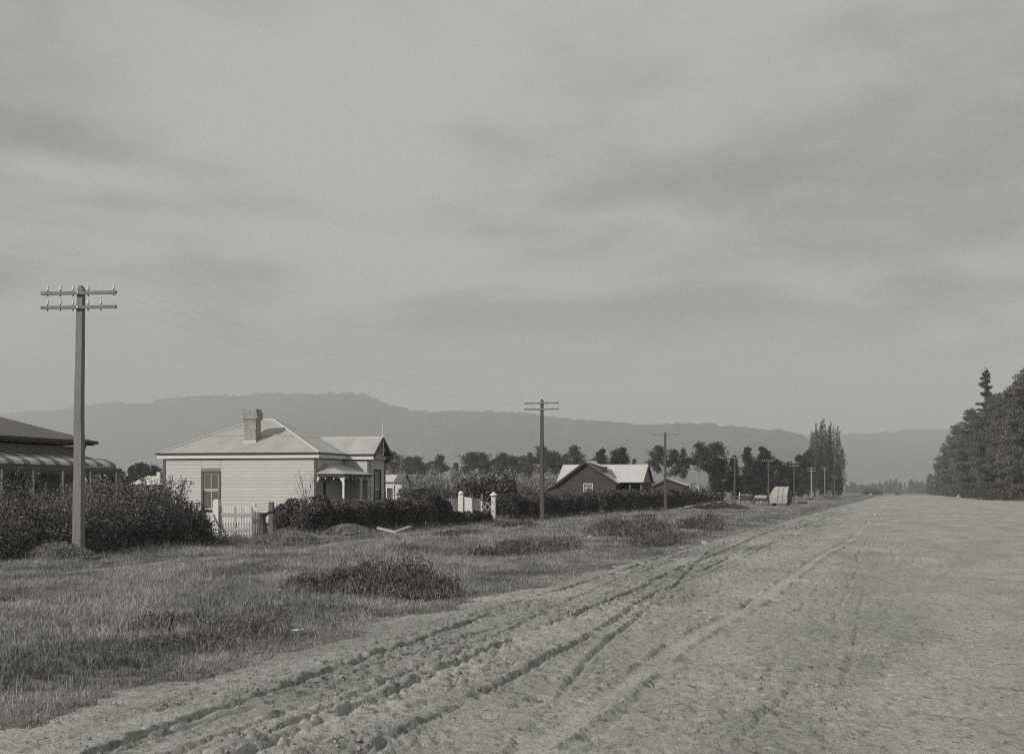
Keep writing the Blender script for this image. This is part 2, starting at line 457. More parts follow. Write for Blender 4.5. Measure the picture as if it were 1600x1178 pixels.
def road_z(U, V):
    far = 1 - sstep(90, 260, U)
    amp = churn_at(U, V)
    c1 = fbm(U * 3.6, V * 8.0, 3, 21, 0.6)
    c2 = fbm(U * 8.5, V * 14.0, 2, 31, 0.6)
    z = amp * (sstep(0.57, 0.62, c1) * 0.022 + sstep(0.57, 0.63, c2) * 0.022 - sstep(0.40, 0.32, c1) * 0.015)
    z = z + 0.010 * (fbm(U * 0.35, V * 0.6, 3, 41) - 0.5) + 0.010 * (fbm(U * 6.0, V * 11.0, 2, 47) - 0.5)
    p = fbm(U * 5.0, V * 9.0, 3, 61, 0.6)
    q = vnoise(U * 0.22, V * 0.35, 66)
    z = z - sstep(0.62, 0.67, p) * 0.030 * (0.25 + 1.0 * sstep(0.42, 0.70, q))
    for k, (va, vb, wg, hw, dp, st, sh_) in enumerate(TR):
        d = V - trk(U, k)
        m_ = vnoise(U * 0.16, U * 0 + 3 * k, 77) * 0.45 + 0.30 * vnoise(U * 0.7, U * 0 + k, 78) + 0.25 * vnoise(U * 4.0, V * 7.0 + k, 79)
        on = sstep(0.66 - 0.32 * sh_ - 0.04, 0.66 - 0.32 * sh_ + 0.04, m_) * st
        if k == 7: on = 1.0 + 0 * on
        hw_ = hw * (0.65 + 0.35 * vnoise(U * 2.3, U * 0 + k, 80) + 0.25 * vnoise(U * 9, U * 0 + k, 82))
        dp = dp * (0.40 + 0.45 * vnoise(U * 1.1, U * 0 + k, 81))
        trough = -dp * (1 - sstep(hw_ * 0.85, hw_ * 1.15 + 0.008, np.abs(d)))
        berm = dp * 0.20 * np.exp(-((np.abs(d) - hw_ - 0.045) / 0.03) ** 2) * (0.1 + 1.5 * sstep(0.35, 0.7, vnoise(U * 7, V * 9, 83 + k)))
        if k == 7:
            flat = 1 - sstep(hw, hw * 1.4, np.abs(d)); z = z * (1 - flat) + 0.004 * flat * (vnoise(U * 9, V * 9, 7) - 0.5)
            berm = 0.045 * np.exp(-((np.abs(d) - hw * 1.45) / 0.024) ** 2) * sstep(0.30, 0.62, vnoise(U * 1.3, np.sign(d) * 5 + U * 0, 85) * 0.6 + 0.4 * vnoise(U * 6, V * 8, 86))
        z = z + (trough + berm) * on
    z = z * far
    lip = sstep(ROAD_L - 0.35, ROAD_L + 0.35, V + 0.35 * (fbm(U * 0.7, V * 0, 3, 91) - 0.5) * 2 + 0.3 * (fbm(U * 4, V * 3, 3, 92) - 0.5)) * (1 - sstep(ROAD_R - 0.6, ROAD_R, V))
    return z + 0.012 - 0.07 * (1 - lip)
def road_shade(U, V, Z):
    damp = fbm(U * 0.22, V * 1.2, 4, 101)
    pale = np.exp(-((V - trk(U, 7)) / 0.13) ** 2)
    return np.clip(0.55 - 0.9 * (damp - 0.5) + 0.30 * pale - 0.25 * sstep(-2.6, -4.2, V) * (damp > 0.45) * 0.6, 0, 1)
ur = axis([(6.0, 0.06, 1.0, 9.0), (9.0, 0.038, 1.0012, 28.0), (28.0, 0.065, 1.010, 90), (90, 0.7, 1.05, 860)])
vr = axis([(ROAD_L - 0.6, 0.023, 1.0, -2.8), (-2.8, 0.028, 1.0, 0.8), (0.8, 0.035, 1.025, 6.0), (6.0, 0.15, 1.06, ROAD_R + 0.4)])
r_ = grid_mesh('road', ur, vr, road_z, M['dirt'], True, road_shade)
tag(r_, None, None, kind='structure')

rgc = np.random.default_rng(19)
NC = 110000
cu = 8.5 * (95 / 8.5) ** rgc.random(NC); cvv = ROAD_L + 0.1 + (10.0 - ROAD_L) * rgc.random(NC) ** 1.5
cx = cu * SA + cvv * CA; cyy = cu * CA - cvv * SA
am = churn_at(cu, cvv); grp = fbm(cu * 1.3, cvv * 2.4, 3, 23)
kp = (np.abs(cx) < 0.36 * cyy + 1) & (cyy > 9) & (rgc.random(NC) < (0.03 + 0.6 * am) * sstep(0.46, 0.66, grp) + 0.02) & (np.abs(cvv - trk(cu, 7)) > 0.11)
cu, cvv, cx, cyy, am = cu[kp], cvv[kp], cx[kp], cyy[kp], am[kp]
nC = len(cu)
cs = (0.005 + 0.020 * rgc.random(nC) ** 4 * (0.25 + 0.75 * am)) * (1 + cyy / 80)
cz = road_z(cu, cvv)
oct_ = np.array([(1, 0, 0), (0, 1, 0), (-1, 0, 0), (0, -1, 0), (0, 0, 0.9), (0, 0, -0.7)], float)
an = rgc.random(nC) * 6.283
ov = oct_[None] * cs[:, None, None] * (0.6 + 0.8 * rgc.random((nC, 6, 1)))
ox = ov[..., 0] * np.cos(an)[:, None] - ov[..., 1] * np.sin(an)[:, None]; oy = ov[..., 0] * np.sin(an)[:, None] + ov[..., 1] * np.cos(an)[:, None]
PV_ = np.stack([ox + cx[:, None], oy + cyy[:, None], ov[..., 2] + (cz + cs * 0.15)[:, None]], -1).reshape(-1, 3)
of = np.array([(0, 1, 4), (1, 2, 4), (2, 3, 4), (3, 0, 4), (1, 0, 5), (2, 1, 5), (3, 2, 5), (0, 3, 5)])
me = bpy.data.meshes.new('mud_clods'); set_mesh(me, PV_, [(of[None] + 6 * np.arange(nC)[:, None, None]).reshape(-1, 3)], False, np.repeat(rgc.random(nC), 6))
tag(link('mud_clods', me, M['clod']), 'loose clods and gravel strewn over the churned road', 'clods', kind='stuff')

def path_c(u): return -17.4 - 0.022 * (u - 46) + 0.35 * math.sin(u * 0.09)
pm = MB(); n_ = 0
for i, u in enumerate(np.arange(30, 118, 0.5)):
    c = path_c(u); hw = 0.17 + 0.05 * math.sin(u * 1.7)
    for s in (-1, 0, 1):
        pm.v.append(W(u, c + s * hw, gzs(u, c + s * hw) + (0.012 if s == 0 else -0.004)))
    if i:
        o = 3 * i
        pm.f += [(o - 3, o - 2, o + 1, o), (o - 2, o - 1, o + 2, o + 1)]
tag(obj('path', pm, M['path']), None, None, kind='structure')

# ------------------------------------------------------------------ hills
def ridge(name, pts, dist, depth, seed, step=12.0, bumps=5.0):
    xs = np.array([p[0] for p in pts], float); ys = np.array([p[1] for p in pts], float)
    px = np.arange(xs[0], xs[-1] + 0.1, 4.0)
    Yr = np.interp(px, [-900, 0, 700, 1300, 2300], dist)
    H = CAM_H + (HZ - np.interp(px, xs, ys)) / F * Yr
    T = np.concatenate([np.linspace(-1, 0, 36), np.linspace(0.06, 1, 14)])
    Pm, Tm = np.meshgrid(np.arange(len(px)), T, indexing='ij')
    Yc = Yr[Pm] + Tm * depth
    X = (px[Pm] - 800) / F * Yc
    prof = np.where(Tm <= 0, (1 - np.abs(Tm)) ** 0.85, 1 - 0.5 * np.abs(Tm) ** 1.2)
    gully = fbm(X / 420.0, Yc / 900.0, 4, seed)
    env = np.clip(1 - np.abs(Tm) * 0.2, 0, 1) * (np.abs(Tm) > 0.02)
    Z = H[Pm] * prof + (gully - 0.5) * H[Pm] * 0.55 * env * np.where(Tm < 0, (1 - np.abs(Tm)) ** 0.4 * np.minimum(1, np.abs(Tm) * 3), 0.3)
    Z = Z + bumps * (fbm(X / 34.0, Yc / 34.0, 2, seed + 5, 0.7) - 0.5) * np.clip(prof * 2, 0, 1)
    Z = np.where(Tm <= -0.999, -5, Z)
    P = np.stack([X.ravel(), Yc.ravel(), Z.ravel()], 1)
    nu, nv = len(px), len(T)
    i = np.arange(nu - 1)[:, None] * nv + np.arange(nv - 1)[None, :]
    f = np.stack([i, i + nv, i + nv + 1, i + 1], -1).reshape(-1, 4)
    me = bpy.data.meshes.new(name); set_mesh(me, P, [f], True)
    return tag(link(name, me, M['hill']), None, None, kind='structure')
ridge('hills', [(-900, 660), (-400, 655), (0, 646), (57, 642), (100, 640), (130, 633), (170, 629), (232, 630), (246, 624), (300, 619), (345, 616), (370, 619), (400, 616),
      (430, 614), (470, 615), (520, 614), (552, 613), (572, 616), (600, 628), (630, 638), (660, 642), (700, 643), (760, 644), (800, 646), (870, 651), (920, 656), (960, 659),
      (985, 661), (1020, 663), (1060, 661), (1100, 663), (1150, 666), (1200, 670), (1240, 674), (1256, 681), (1268, 690), (1282, 705), (1298, 735), (1312, 768)],
      [8600, 7600, 5400, 4300, 4000], 1300, 201, bumps=17)
ridge('far_hills', [(1000, 700), (1150, 692), (1240, 682), (1310, 679), (1350, 678), (1400, 673), (1450, 671), (1500, 669), (1540, 667), (1620, 662), (1800, 655), (2300, 660)],
      [7000, 7000, 7000, 7000, 7000], 2000, 231, bumps=14)

# ------------------------------------------------------------------ foliage generators (numpy)
def quads(C, size, rg, aspect=1.6, upbias=0.0, axisdir=None, shade=None, spread=1.0):
    """random quads at centres C"""
    n = len(C)
    size = np.broadcast_to(np.asarray(size, float), (n,))
    a = rg.normal(size=(n, 3)) * spread
    if axisdir is not None: a = a + axisdir
    a[:, 2] += upbias
    a /= np.linalg.norm(a, axis=1)[:, None]
    b = np.cross(a, rg.normal(size=(n, 3))); b /= np.linalg.norm(b, axis=1)[:, None]
    ha = a * (size * aspect / 2)[:, None]; hb = b * (size / 2)[:, None]
    V = np.stack([C - ha - hb * 0.55, C - hb + ha * 0.1, C + ha, C + hb - ha * 0.1], 1).reshape(-1, 3)
    f = np.arange(n * 4).reshape(n, 4)
    if shade is None: shade = rg.random(n)
    return V, f, np.repeat(shade, 4)
def foliage_mesh(name, V, f, sh):
    me = bpy.data.meshes.new(name); set_mesh(me, V, [f], False, sh); return me
def merge(parts):
    Vs, fs, ss = [], [], []; o = 0
    for V, f, s in parts:
        Vs.append(V); fs.append(f + o); ss.append(s); o += len(V)
    return np.concatenate(Vs), np.concatenate(fs), np.concatenate(ss)

def pine_tree_meshes(name, seed, H, c0, R, shape, nb, leaf, per, fol, bark, tr=0.018, lean=0.0, droop=0.1, ragged=0.35, clump=0.12, plate=0.62):
    """trunk, limbs and needle clumps spread through the crown"""
    rg = np.random.default_rng(seed)
    mb = MB()
    tp = [(lean * H * (k / 6) ** 2 + 0.012 * H * math.sin(k * 1.3 + seed), 0.012 * H * math.cos(k * 1.7 + seed * 2), H * 0.97 * k / 6 - (0.4 if k == 0 else 0)) for k in range(7)]
    mb.tube(tp, [tr * H * (1 - 0.88 * k / 6) * (1.35 if k == 0 else 1) for k in range(7)], 6)
    def tpos(h):
        k = min(h * 6, 5.999); i = int(k); t = k - i
        return Vector(tp[i]).lerp(Vector(tp[i + 1]), t)
    Cs = []; Sz = []
    for i in range(nb):
        t = c0 + (1 - c0) * ((i + rg.random() * 0.9) / nb) ** 0.95
        p = tpos(min(t, 0.985))
        s = (t - c0) / (1 - c0)
        ln = R * shape(s) * (1 - ragged + ragged * 1.6 * rg.random())
        ang = rg.random() * 6.283
        rise = ln * (0.35 * s + 0.15 - droop * (1 - s)) + rg.normal() * 0.06 * ln
        q = p + Vector((math.cos(ang) * ln, math.sin(ang) * ln, rise))
        m_ = p.lerp(q, 0.5) + Vector((0, 0, -0.06 * ln))
        mb.tube([p, m_, q], [tr * H * 0.22, tr * H * 0.14, tr * H * 0.05], 3, False)
        nc = 2 + int(ln / (clump * H) * 1.4)
        for k in range(nc):
            a = 0.35 + 0.65 * (k + rg.random()) / nc
            c = np.array(p.lerp(q, a)) + rg.normal(size=3) * 0.05 * R
            r = clump * H * (0.5 + 0.6 * rg.random()) * (0.55 + 0.45 * shape(s))
            n = max(4, int(per * (r / (clump * H))))
            d = rg.normal(size=(n, 3)); d /= np.linalg.norm(d, axis=1)[:, None]
            pts = c + d * (r * (0.35 + 0.65 * rg.random((n, 1)) ** 0.6)) * np.array([1, 1, plate])
            Cs.append(pts)
            Sz.append(np.full(n, 0.0) + (0.25 + 0.5 * rg.random()) + 0.22 * (rg.random(n) - 0.5) * 2)
    # leader tuft
    c = np.array(tpos(0.97)); n = per
    Cs.append(c + rg.normal(size=(n, 3)) * np.array([0.014, 0.014, 0.022]) * H); Sz.append(rg.random(n))
    C = np.concatenate(Cs); sh = np.clip(np.concatenate(Sz), 0, 1)
    V, f, s_ = quads(C, leaf * (0.7 + 0.6 * rg.random(len(C))), rg, 2.0, upbias=0.3, shade=sh)
    return mb.mesh(name + '_trunk', True), bark, foliage_mesh(name + '_crown', V, f, s_), fol

def make_tree(name, meshes, X, Y, H, H0, label, cat='tree', group=None, rz=None, wide=1.0, z=0.0):
    t = thing(name, label, cat, (X, Y, z), rz if rz is not None else random.random() * 6.28, group)
    s = H / H0
    t.scale = (s * wide, s * wide, s)
    link('trunk', meshes[0], meshes[1], t)
    link('crown', meshes[2], meshes[3], t)
    return t

def blob_leaves(rg, n, cx, cy, rx, ry, h, leaf, z0=0.0, seed=0, hollow=0.45, lump=0.55):
    """leaf centres near the surface of a lumpy half-dome"""
    th = rg.random(n) * 6.283
    sp = rg.random(n) ** 0.8
    el = np.arcsin(np.clip(sp, 0, 1)) * 1.0
    r = hollow + (1 - hollow) * rg.random(n) ** 0.55
    lum = 1 + lump * (fbm(th * 1.3 + seed, el * 2.2 + seed, 3, seed) - 0.5) * 2
    r = r * lum
    x = cx + rx * r * np.cos(el) ** 0.7 * np.cos(th)
    y = cy + ry * r * np.cos(el) ** 0.7 * np.sin(th)
    z = z0 + h * r * np.sin(el)
    return np.stack([x, y, np.maximum(z, z0)], 1)

def shrub(name, label, u, v, rx, ry, h, n, leaf, m, group=None, cat='shrub', sprays=0, seed=1, spike=False, blobs=None, z=None, aspect=1.7):
    rg = np.random.default_rng(seed)
    t = thing(name, label, cat, Wg(u, v) if z is None else W(u, v, z), -AZ, group)
    pts = []
    bl = blobs or [(0, 0, 1, 1, 1)]
    tot = sum(b[2] * b[3] for b in bl)
    for b in bl:
        pts.append(blob_leaves(rg, int(n * b[2] * b[3] / tot), b[0] * rx, b[1] * ry, rx * b[2], ry * b[3], h * b[4], leaf, seed=seed + int(b[0] * 10)))
    st = MB()
    for k in range(7 + sprays):
        a = rg.random() * 6.283; rr = 0.35 * rg.random()
        p0 = Vector((rr * rx * math.cos(a) * 0.4, rr * ry * math.sin(a) * 0.4, -0.1))
        tall = k >= 7
        hh = h * (1.0 + 0.35 * rg.random()) if tall else h * (0.55 + 0.35 * rg.random())
        p1 = Vector((rx * math.cos(a) * (0.3 + 0.5 * rg.random()), ry * math.sin(a) * (0.3 + 0.5 * rg.random()), hh))
        pm_ = p0.lerp(p1, 0.5) + Vector((0, 0, 0.08 * h))
        st.tube([p0, pm_, p1], [0.022, 0.014, 0.005], 4, False)
        if tall:
            s = rg.random(60) ** 0.7
            q = np.array([list(pm_.lerp(p1, x)) for x in s]) + rg.normal(size=(60, 3)) * 0.05
            pts.append(q)
    C = np.concatenate(pts)
    sh = np.clip(0.5 + 0.9 * (fbm(C[:, 0] * 1.6 + seed, C[:, 2] * 2.2 + C[:, 1], 3, seed + 3) - 0.5) + 0.35 * rg.normal(size=len(C)), 0, 1)
    ax = None
    V, f, s_ = quads(C, leaf * (0.6 + 0.8 * rg.random(len(C))), rg, 6.5 if spike else aspect, upbias=1.1 if spike else 0.2, shade=sh)
    link('foliage', foliage_mesh('foliage', V, f, s_), m, t)
    obj('stems', st, M['twig'], t)
    return t

def hedge(name, label, u0, u1, v, width, h, n, leaf, m, seed, group=None, ends=0.5, lump=0.25, profile=None):
    """a long hedge along the road; thing stands at its middle"""
    rg = np.random.default_rng(seed)
    L_ = u1 - u0; uc = (u0 + u1) / 2
    t = thing(name, label, 'hedge', W(uc, v, 0.0), -AZ, group)
    y = (rg.random(n) - 0.5) * L_
    k = rg.random(n) * math.pi                                  # round the section from one foot to the other
    r = 0.55 + 0.45 * rg.random(n) ** 0.5
    hh = h * (1 + lump * (fbm(y * 0.55 + seed, y * 0, 3, seed) - 0.5) * 2)
    if profile is not None: hh = hh * np.interp(y / L_ + 0.5, [p[0] for p in profile], [p[1] for p in profile])
    endf = np.clip((L_ / 2 - np.abs(y)) / ends, 0, 1) ** 0.5
    hh = hh * (0.35 + 0.65 * endf)
    cs = np.sign(np.cos(k)) * np.abs(np.cos(k)) ** 0.45; sn = np.abs(np.sin(k)) ** 0.6
    lum = 1 + 0.22 * (fbm(y * 1.4 + seed, k * 1.6, 3, seed + 1) - 0.5) * 2
    x = width / 2 * cs * r * lum * (0.6 + 0.4 * endf)
    z = hh * sn * r * lum
    z = np.where(sn * r < 0.25, hh * rg.random(n) * 0.6, z)
    C = np.stack([x, y, z], 1)
    sh = np.clip(0.5 + 1.0 * (fbm(y * 1.3 + seed, z * 1.6, 3, seed + 5) - 0.5) + 0.33 * rg.normal(size=n), 0, 1)
    V, f, s_ = quads(C, leaf * (0.6 + 0.8 * rg.random(n)), rg, 1.7, upbias=0.2, shade=sh)
    link('foliage', foliage_mesh('foliage', V, f, s_), m, t)
    st = MB()
    for a in np.arange(-L_ / 2 + 0.3, L_ / 2, 0.55):
        st.tube([(rg.normal() * 0.1, a, -0.15), (rg.normal() * 0.15, a + rg.normal() * 0.2, h * 0.5), (rg.normal() * 0.2, a + rg.normal() * 0.3, h * 0.82)], [0.03, 0.02, 0.007], 4, False)
    obj('stems', st, M['twig'], t)
    return t

# ------------------------------------------------------------------ grass on the verge
def blades(U, V, hgt, wid, rg, shade, z=None, lean=1.0):
    n = len(U)
    X = U * SA + V * CA; Y = U * CA - V * SA
    Z = (gz(U, V) if z is None else z) - 0.015
    a = rg.random(n) * 6.283
    dx_, dy_ = np.cos(a), np.sin(a)
    l = rg.random(n) * lean + 0.05; b = rg.random(n) * 6.283
    lx, ly = np.cos(b) * l * hgt, np.sin(b) * l * hgt
    B = np.stack([X, Y, Z], 1)
    D = np.stack([dx_ * wid / 2, dy_ * wid / 2, np.zeros(n)], 1)
    mid = B + np.stack([lx * 0.3, ly * 0.3, hgt * 0.6], 1)
    tip = B + np.stack([lx, ly, hgt], 1)
    P = np.stack([B - D, B + D, mid + D * 0.7, mid - D * 0.7, tip], 1).reshape(-1, 3)
    i = np.arange(n) * 5
    f4 = np.stack([i, i + 1, i + 2, i + 3], 1); f3 = np.stack([i + 3, i + 2, i + 4], 1)
    return P, f4, f3, np.repeat(shade, 5)
rg = np.random.default_rng(11)
NT = 75000; PER = 11
tu = 8.0 * (330.0 / 8.0) ** (rg.random(NT) ** 1.12)
tv = -26.0 + rg.random(NT) * 20.3
tx = tu * SA + tv * CA; ty = tu * CA - tv * SA
keep = (ty > 8.5) & (np.abs(tx) < 0.38 * ty + 1.2)
edge_j = ROAD_L + 0.02 + 0.35 * (fbm(tu * 0.7, tu * 0, 3, 91) - 0.5) * -2
stray = rg.random(NT)
keep &= (tv < edge_j - 0.1) | ((tv < edge_j + 1.1) & (stray < 0.10 * np.clip(1 - (tv - edge_j) / 1.1, 0, 1) + 0.9 * np.clip(1 - (tv - edge_j) / 0.4, 0, 1)))
keep &= (np.abs(tv - (-17.4 - 0.022 * (tu - 46) + 0.35 * np.sin(tu * 0.09))) > 0.26) | (tu < 30) | (tu > 118)
tu, tv, ty = tu[keep], tv[keep], ty[keep]
nT = len(tu)
patch = fbm(tu * 0.22, tv * 0.40, 4, 131)
patch2 = fbm(tu * 0.8 + 4, tv * 1.3, 3, 137)
dark = fbm(tu * 0.5 + 9, tv * 0.9, 4, 141)
tall = sstep(0.50, 0.66, patch) * sstep(0.40, 0.62, patch2)
th_ = 0.045 + 0.06 * rg.random(nT) + 0.17 * tall * rg.random(nT) + 0.03 * patch2
th_ = th_ * (1 - 0.45 * sstep(100, 190, ty)) * (0.5 + 0.5 * sstep(ROAD_L, -8.2, tv)) + 0.26 * sstep(-20.8, -22.3, tv) * rg.random(nT)
tsh = 0.47 + 1.5 * (dark - 0.5) + 0.9 * (patch2 - 0.5) + 0.16 * rg.normal(size=nT) - 0.12 * (1 - sstep(-8.4, -7.2, tv)) * 0 - 0.16 * np.exp(-((tv + 7.9) / 0.9) ** 2)
rep = lambda q: np.repeat(q, PER)
n = nT * PER
spread = rep(0.035 + 0.0016 * ty + 0.05 * rg.random(nT))
ang = rg.random(n) * 6.283; rad = np.sqrt(rg.random(n)) * spread
uu = rep(tu) + rad * np.cos(ang); vv = rep(tv) + rad * np.sin(ang); Y_ = rep(ty)
stalk = rg.random(n) < 0.010
h = rep(th_) * (0.55 + 0.7 * rg.random(n))
h = np.where(stalk, h * 1.8 + 0.12, h)
wd = (0.0035 + 0.00032 * Y_ + 0.003 * rg.random(n)) * np.where(stalk, 0.6, 1)
sh = np.clip(rep(tsh) + 0.17 * rg.normal(size=n) + 0.3 * stalk, 0, 1)
P, f4, f3, s_ = blades(uu, vv, h, wd, rg, sh)
far_b = Y_ > 26                      # one triangle is enough for a blade farther off
f3 = np.concatenate([f3[~far_b], np.stack([f4[far_b][:, 0], f4[far_b][:, 1], f3[far_b][:, 2]], 1)]); f4 = f4[~far_b]
me = bpy.data.meshes.new('grass'); set_mesh(me, P, [f4, f3], False, s_)
tag(link('grass', me, M['grass']), 'rough grass covering the verge between road and hedges', 'grass', kind='stuff')

# ------------------------------------------------------------------ telegraph poles and wires
POLES = [  # u, height, arms, wood, label
    (37.2, 6.95, 2, 'nearest telegraph pole, tall and square, on a grassy mound at left'),
    (91.7, 7.15, 2, 'second telegraph pole, dark, in front of the clipped hedge beside the spoked wheel'),
    (143.3, 7.05, 1, 'slim telegraph pole with one long arm in front of the dark gabled shed'),
    (206.7, 6.3, 1, 'thin telegraph pole against dark trees, just right of the brush pile'),
    (263, 7.0, 1, 'telegraph pole rising behind the left side of the canvas cart'),
    (330, 7.8, 2, 'telegraph pole rising just right of the canvas cart'),
    (399, 7.7, 2, 'pale stout telegraph pole in front of the poplars'),
    (475, 9.0, 2, 'pale slim telegraph pole in front of the poplars, right of the stout one'),
    (550, 6.9, 1, 'short far telegraph pole below the right edge of the poplars'),
]
PV = -20.2
PIN6 = [-0.87, -0.51, -0.155, 0.27, 0.63, 0.98]
pole_tops = []
for k, (u, H, arms, lab) in enumerate(POLES):
    z0 = gzs(u, PV)
    pv_ = PV - (0.15 if k == 0 else 0)
    t = thing('telegraph_pole', lab, 'telegraph pole', W(u, pv_, z0), -AZ, 'telegraph poles along the verge')
    w0, w1 = 0.25, 0.155
    if k >= 2: w0, w1 = 0.26, 0.17
    if k == 6: w0, w1 = 0.42, 0.30
    lean = 0.013 if k == 0 else random.uniform(-0.006, 0.006)
    t.rotation_euler = (0, lean, -AZ)
    b = MB()
    segs = 9
    for j in range(segs):
        a, c = j / segs, (j + 1) / segs
        za, zc = -0.5 + (H - 0.10 + 0.5) * a, -0.5 + (H - 0.10 + 0.5) * c
        wa, wc = w0 + (w1 - w0) * a, w0 + (w1 - w0) * c
        wob = lambda q: 0.012 * math.sin(q * 7 + k) + 0.006 * math.sin(q * 19 + k)
        o = len(b.v)
        for z_, ww, q in ((za, wa, a), (zc, wc, c)):
            for sx, sy in ((-1,-1),(1,-1),(1,1),(-1,1)): b.v.append((sx * ww / 2 + wob(q), sy * ww / 2, z_))
        for i in range(4):
            i2 = (i + 1) % 4; b.f.append((o + i, o + i2, o + 4 + i2, o + 4 + i))
    o = len(b.v) - 4
    b.v += [(-w1 * 0.12, -w1 / 2 * 0.9, H), (w1 * 0.12, -w1 / 2 * 0.9, H), (w1 * 0.12, w1 / 2 * 0.9, H), (-w1 * 0.12, w1 / 2 * 0.9, H)]
    for i in range(4):
        i2 = (i + 1) % 4; b.f.append((o + i, o + i2, o + 4 + i2, o + 4 + i))
    b.f.append((o + 4, o + 5, o + 6, o + 7))
    wm = M['wood'] if k == 0 else M['palewood'] if k in (6, 7) else M['darkwood']
    obj('post', b, wm, t)
    tops = []
    hw = 1.05 if k != 2 else 1.25
    for ai in range(arms):
        za = H - 0.20 - 0.365 * ai - (0.02 if k else 0)
        if k >= 5: za = H - 0.25 - 0.62 * ai
        a = MB().box(-hw, hw, -w1 / 2 - 0.085, -w1 / 2 - 0.002, za - 0.040, za + 0.040)
        ao = obj('crossarm', a, M['wood'] if k < 5 else M['palewood'], t)
        bo = MB().tube([(0, -w1 / 2 - 0.115, za), (0, -w1 / 2 - 0.08, za)], 0.028, 6)
        obj('bolt', bo, M['porcelain'], ao)
        pins = [-0.87, -0.51, -0.155, 0.27, 0.98] if ai == 0 else [-0.87, -0.51, -0.155, 0.27, 0.63]
        if k >= 4: pins = [-0.9, -0.6, -0.3, 0.3, 0.6, 0.9]
        for x in pins:
            yc = -w1 / 2 - 0.043
            pn = MB().tube([(x, yc, za - 0.085), (x, yc, za + 0.10)], 0.012, 5)
            pn.lathe([(0.022, -0.085), (0.022, -0.055)], (x, yc, za), 6)
            po = obj('pin', pn, M['metal'], ao)
            g = MB().lathe([(0.026, 0.07), (0.036, 0.085), (0.030, 0.125), (0.022, 0.135), (0.032, 0.15), (0.024, 0.185), (0.008, 0.195)], (x, yc, za), 8)
            obj('insulator', g, M['porcelain'], ao, smooth=True)
            tops.append((x + lean * (za + 0.14), yc, z0 + za + 0.14 - lean * x))
    pole_tops.append((u, tops))
def wire_end(k, i):
    u, tops = pole_tops[k]
    x, y, z = tops[i]
    return W(u + y, PV + x, z)
WIRES = [(0, 3, 1, 3, 'wire from the upper arm of the nearest pole, inner right insulator, to the second pole'),
         (0, 4, 1, 4, 'wire from the upper right arm tip of the nearest pole to the second pole'),
         (0, 8, 1, 8, 'wire from the lower arm of the nearest pole, inner right insulator, to the second pole'),
         (0, 9, 1, 9, 'wire from the outermost lower insulator right of the nearest pole to the second pole'),
         (1, 3, 2, 3, 'wire from the second pole to the inner right insulator of the one-armed pole'),
         (1, 4, 2, 4, 'wire from the second pole to the right arm tip of the one-armed pole')]
for a, i, b_, j, lab in WIRES:
    p, q = Vector(wire_end(a, i)), Vector(wire_end(b_, j))
    pts = []
    for k in range(17):
        s = k / 16; c = p.lerp(q, s); c.z -= 0.55 * 4 * s * (1 - s); pts.append(c - p)
    o = obj('telegraph_wire', MB().tube(pts, 0.0009, 4, False), M['wire'], None, tuple(p))
    tag(o, lab, 'wire', 'telegraph wires')

# ------------------------------------------------------------------ building helpers
_board_cache = {}
def board_mesh(Lb, pitch, m):
    key = (round(Lb, 3), pitch, m.name)
    if key not in _board_cache:
        b = MB()
        prof = [(0.0, 0.0), (-0.017, 0.0), (-0.017, 0.006), (-0.005, pitch), (0.0, pitch)]
        b.add([(0, y, z) for y, z in prof] + [(Lb, y, z) for y, z in prof],
              [(0, 5, 6, 1), (1, 6, 7, 2), (2, 7, 8, 3), (3, 8, 9, 4), (4, 3, 2, 1, 0), (5, 6, 7, 8, 9)][:4] + [(0, 1, 2, 3, 4), (9, 8, 7, 6, 5)])
        me_ = b.mesh('weatherboard'); me_.materials.append(m)
        _board_cache[key] = me_
    return _board_cache[key]
def board_wall(house, x, y, rz, length, z0, z1, m, core, pitch=0.15, holes=(), joined=False):
    """wall part with one weatherboard object per board; holes = (x0, x1, z0, z1)"""
    c = MB()
    xs = sorted({0.0, length, *[q for h_ in holes for q in h_[:2]]})
    for a, b in zip(xs, xs[1:]):
        hs = [h_ for h_ in holes if h_[0] <= a + 1e-4 and h_[1] >= b - 1e-4]
        if not hs: c.box(a, b, 0.002, 0.10, z0, z1)
        else:
            c.box(a, b, 0.002, 0.10, z0, hs[0][2]); c.box(a, b, 0.002, 0.10, hs[0][3], z1)
            c.box(a, b, 0.30, 0.32, hs[0][2], hs[0][3])
    wo = obj('wall', c, core, house, (x, y, 0), rz)
    jb = MB()
    z = z0
    while z < z1 - 0.02:
        p = min(pitch, z1 - z)
        segs = [(0.0, length)]
        for h_ in holes:
            if z + p > h_[2] + 0.01 and z < h_[3] - 0.01:
                ns = []
                for a, b in segs:
                    if h_[0] > a + 0.01: ns.append((a, min(b, h_[0])))
                    if h_[1] < b - 0.01: ns.append((max(a, h_[1]), b))
                segs = ns
            elif len(h_) > 4 and z >= h_[3] - 0.01:      # boards cut over a window
                segs = [(0, h_[0] - 0.006), (h_[0] + 0.006, h_[1] - 0.006), (h_[1] + 0.006, length)]
        for a, b in segs:
            if joined:
                jb.add([(a, -0.024, z), (b, -0.024, z), (b, -0.006, z + p), (a, -0.006, z + p), (a, 0.001, z), (b, 0.001, z)],
                       [(0, 1, 2, 3), (4, 5, 1, 0)])
            else:
                o = link('weatherboard', board_mesh(b - a, round(p, 3), m), m, wo, (a, 0, z))
        z += pitch
    if joined:
        j = obj('weatherboards', jb, m, wo); j['kind'] = 'stuff'
    return wo
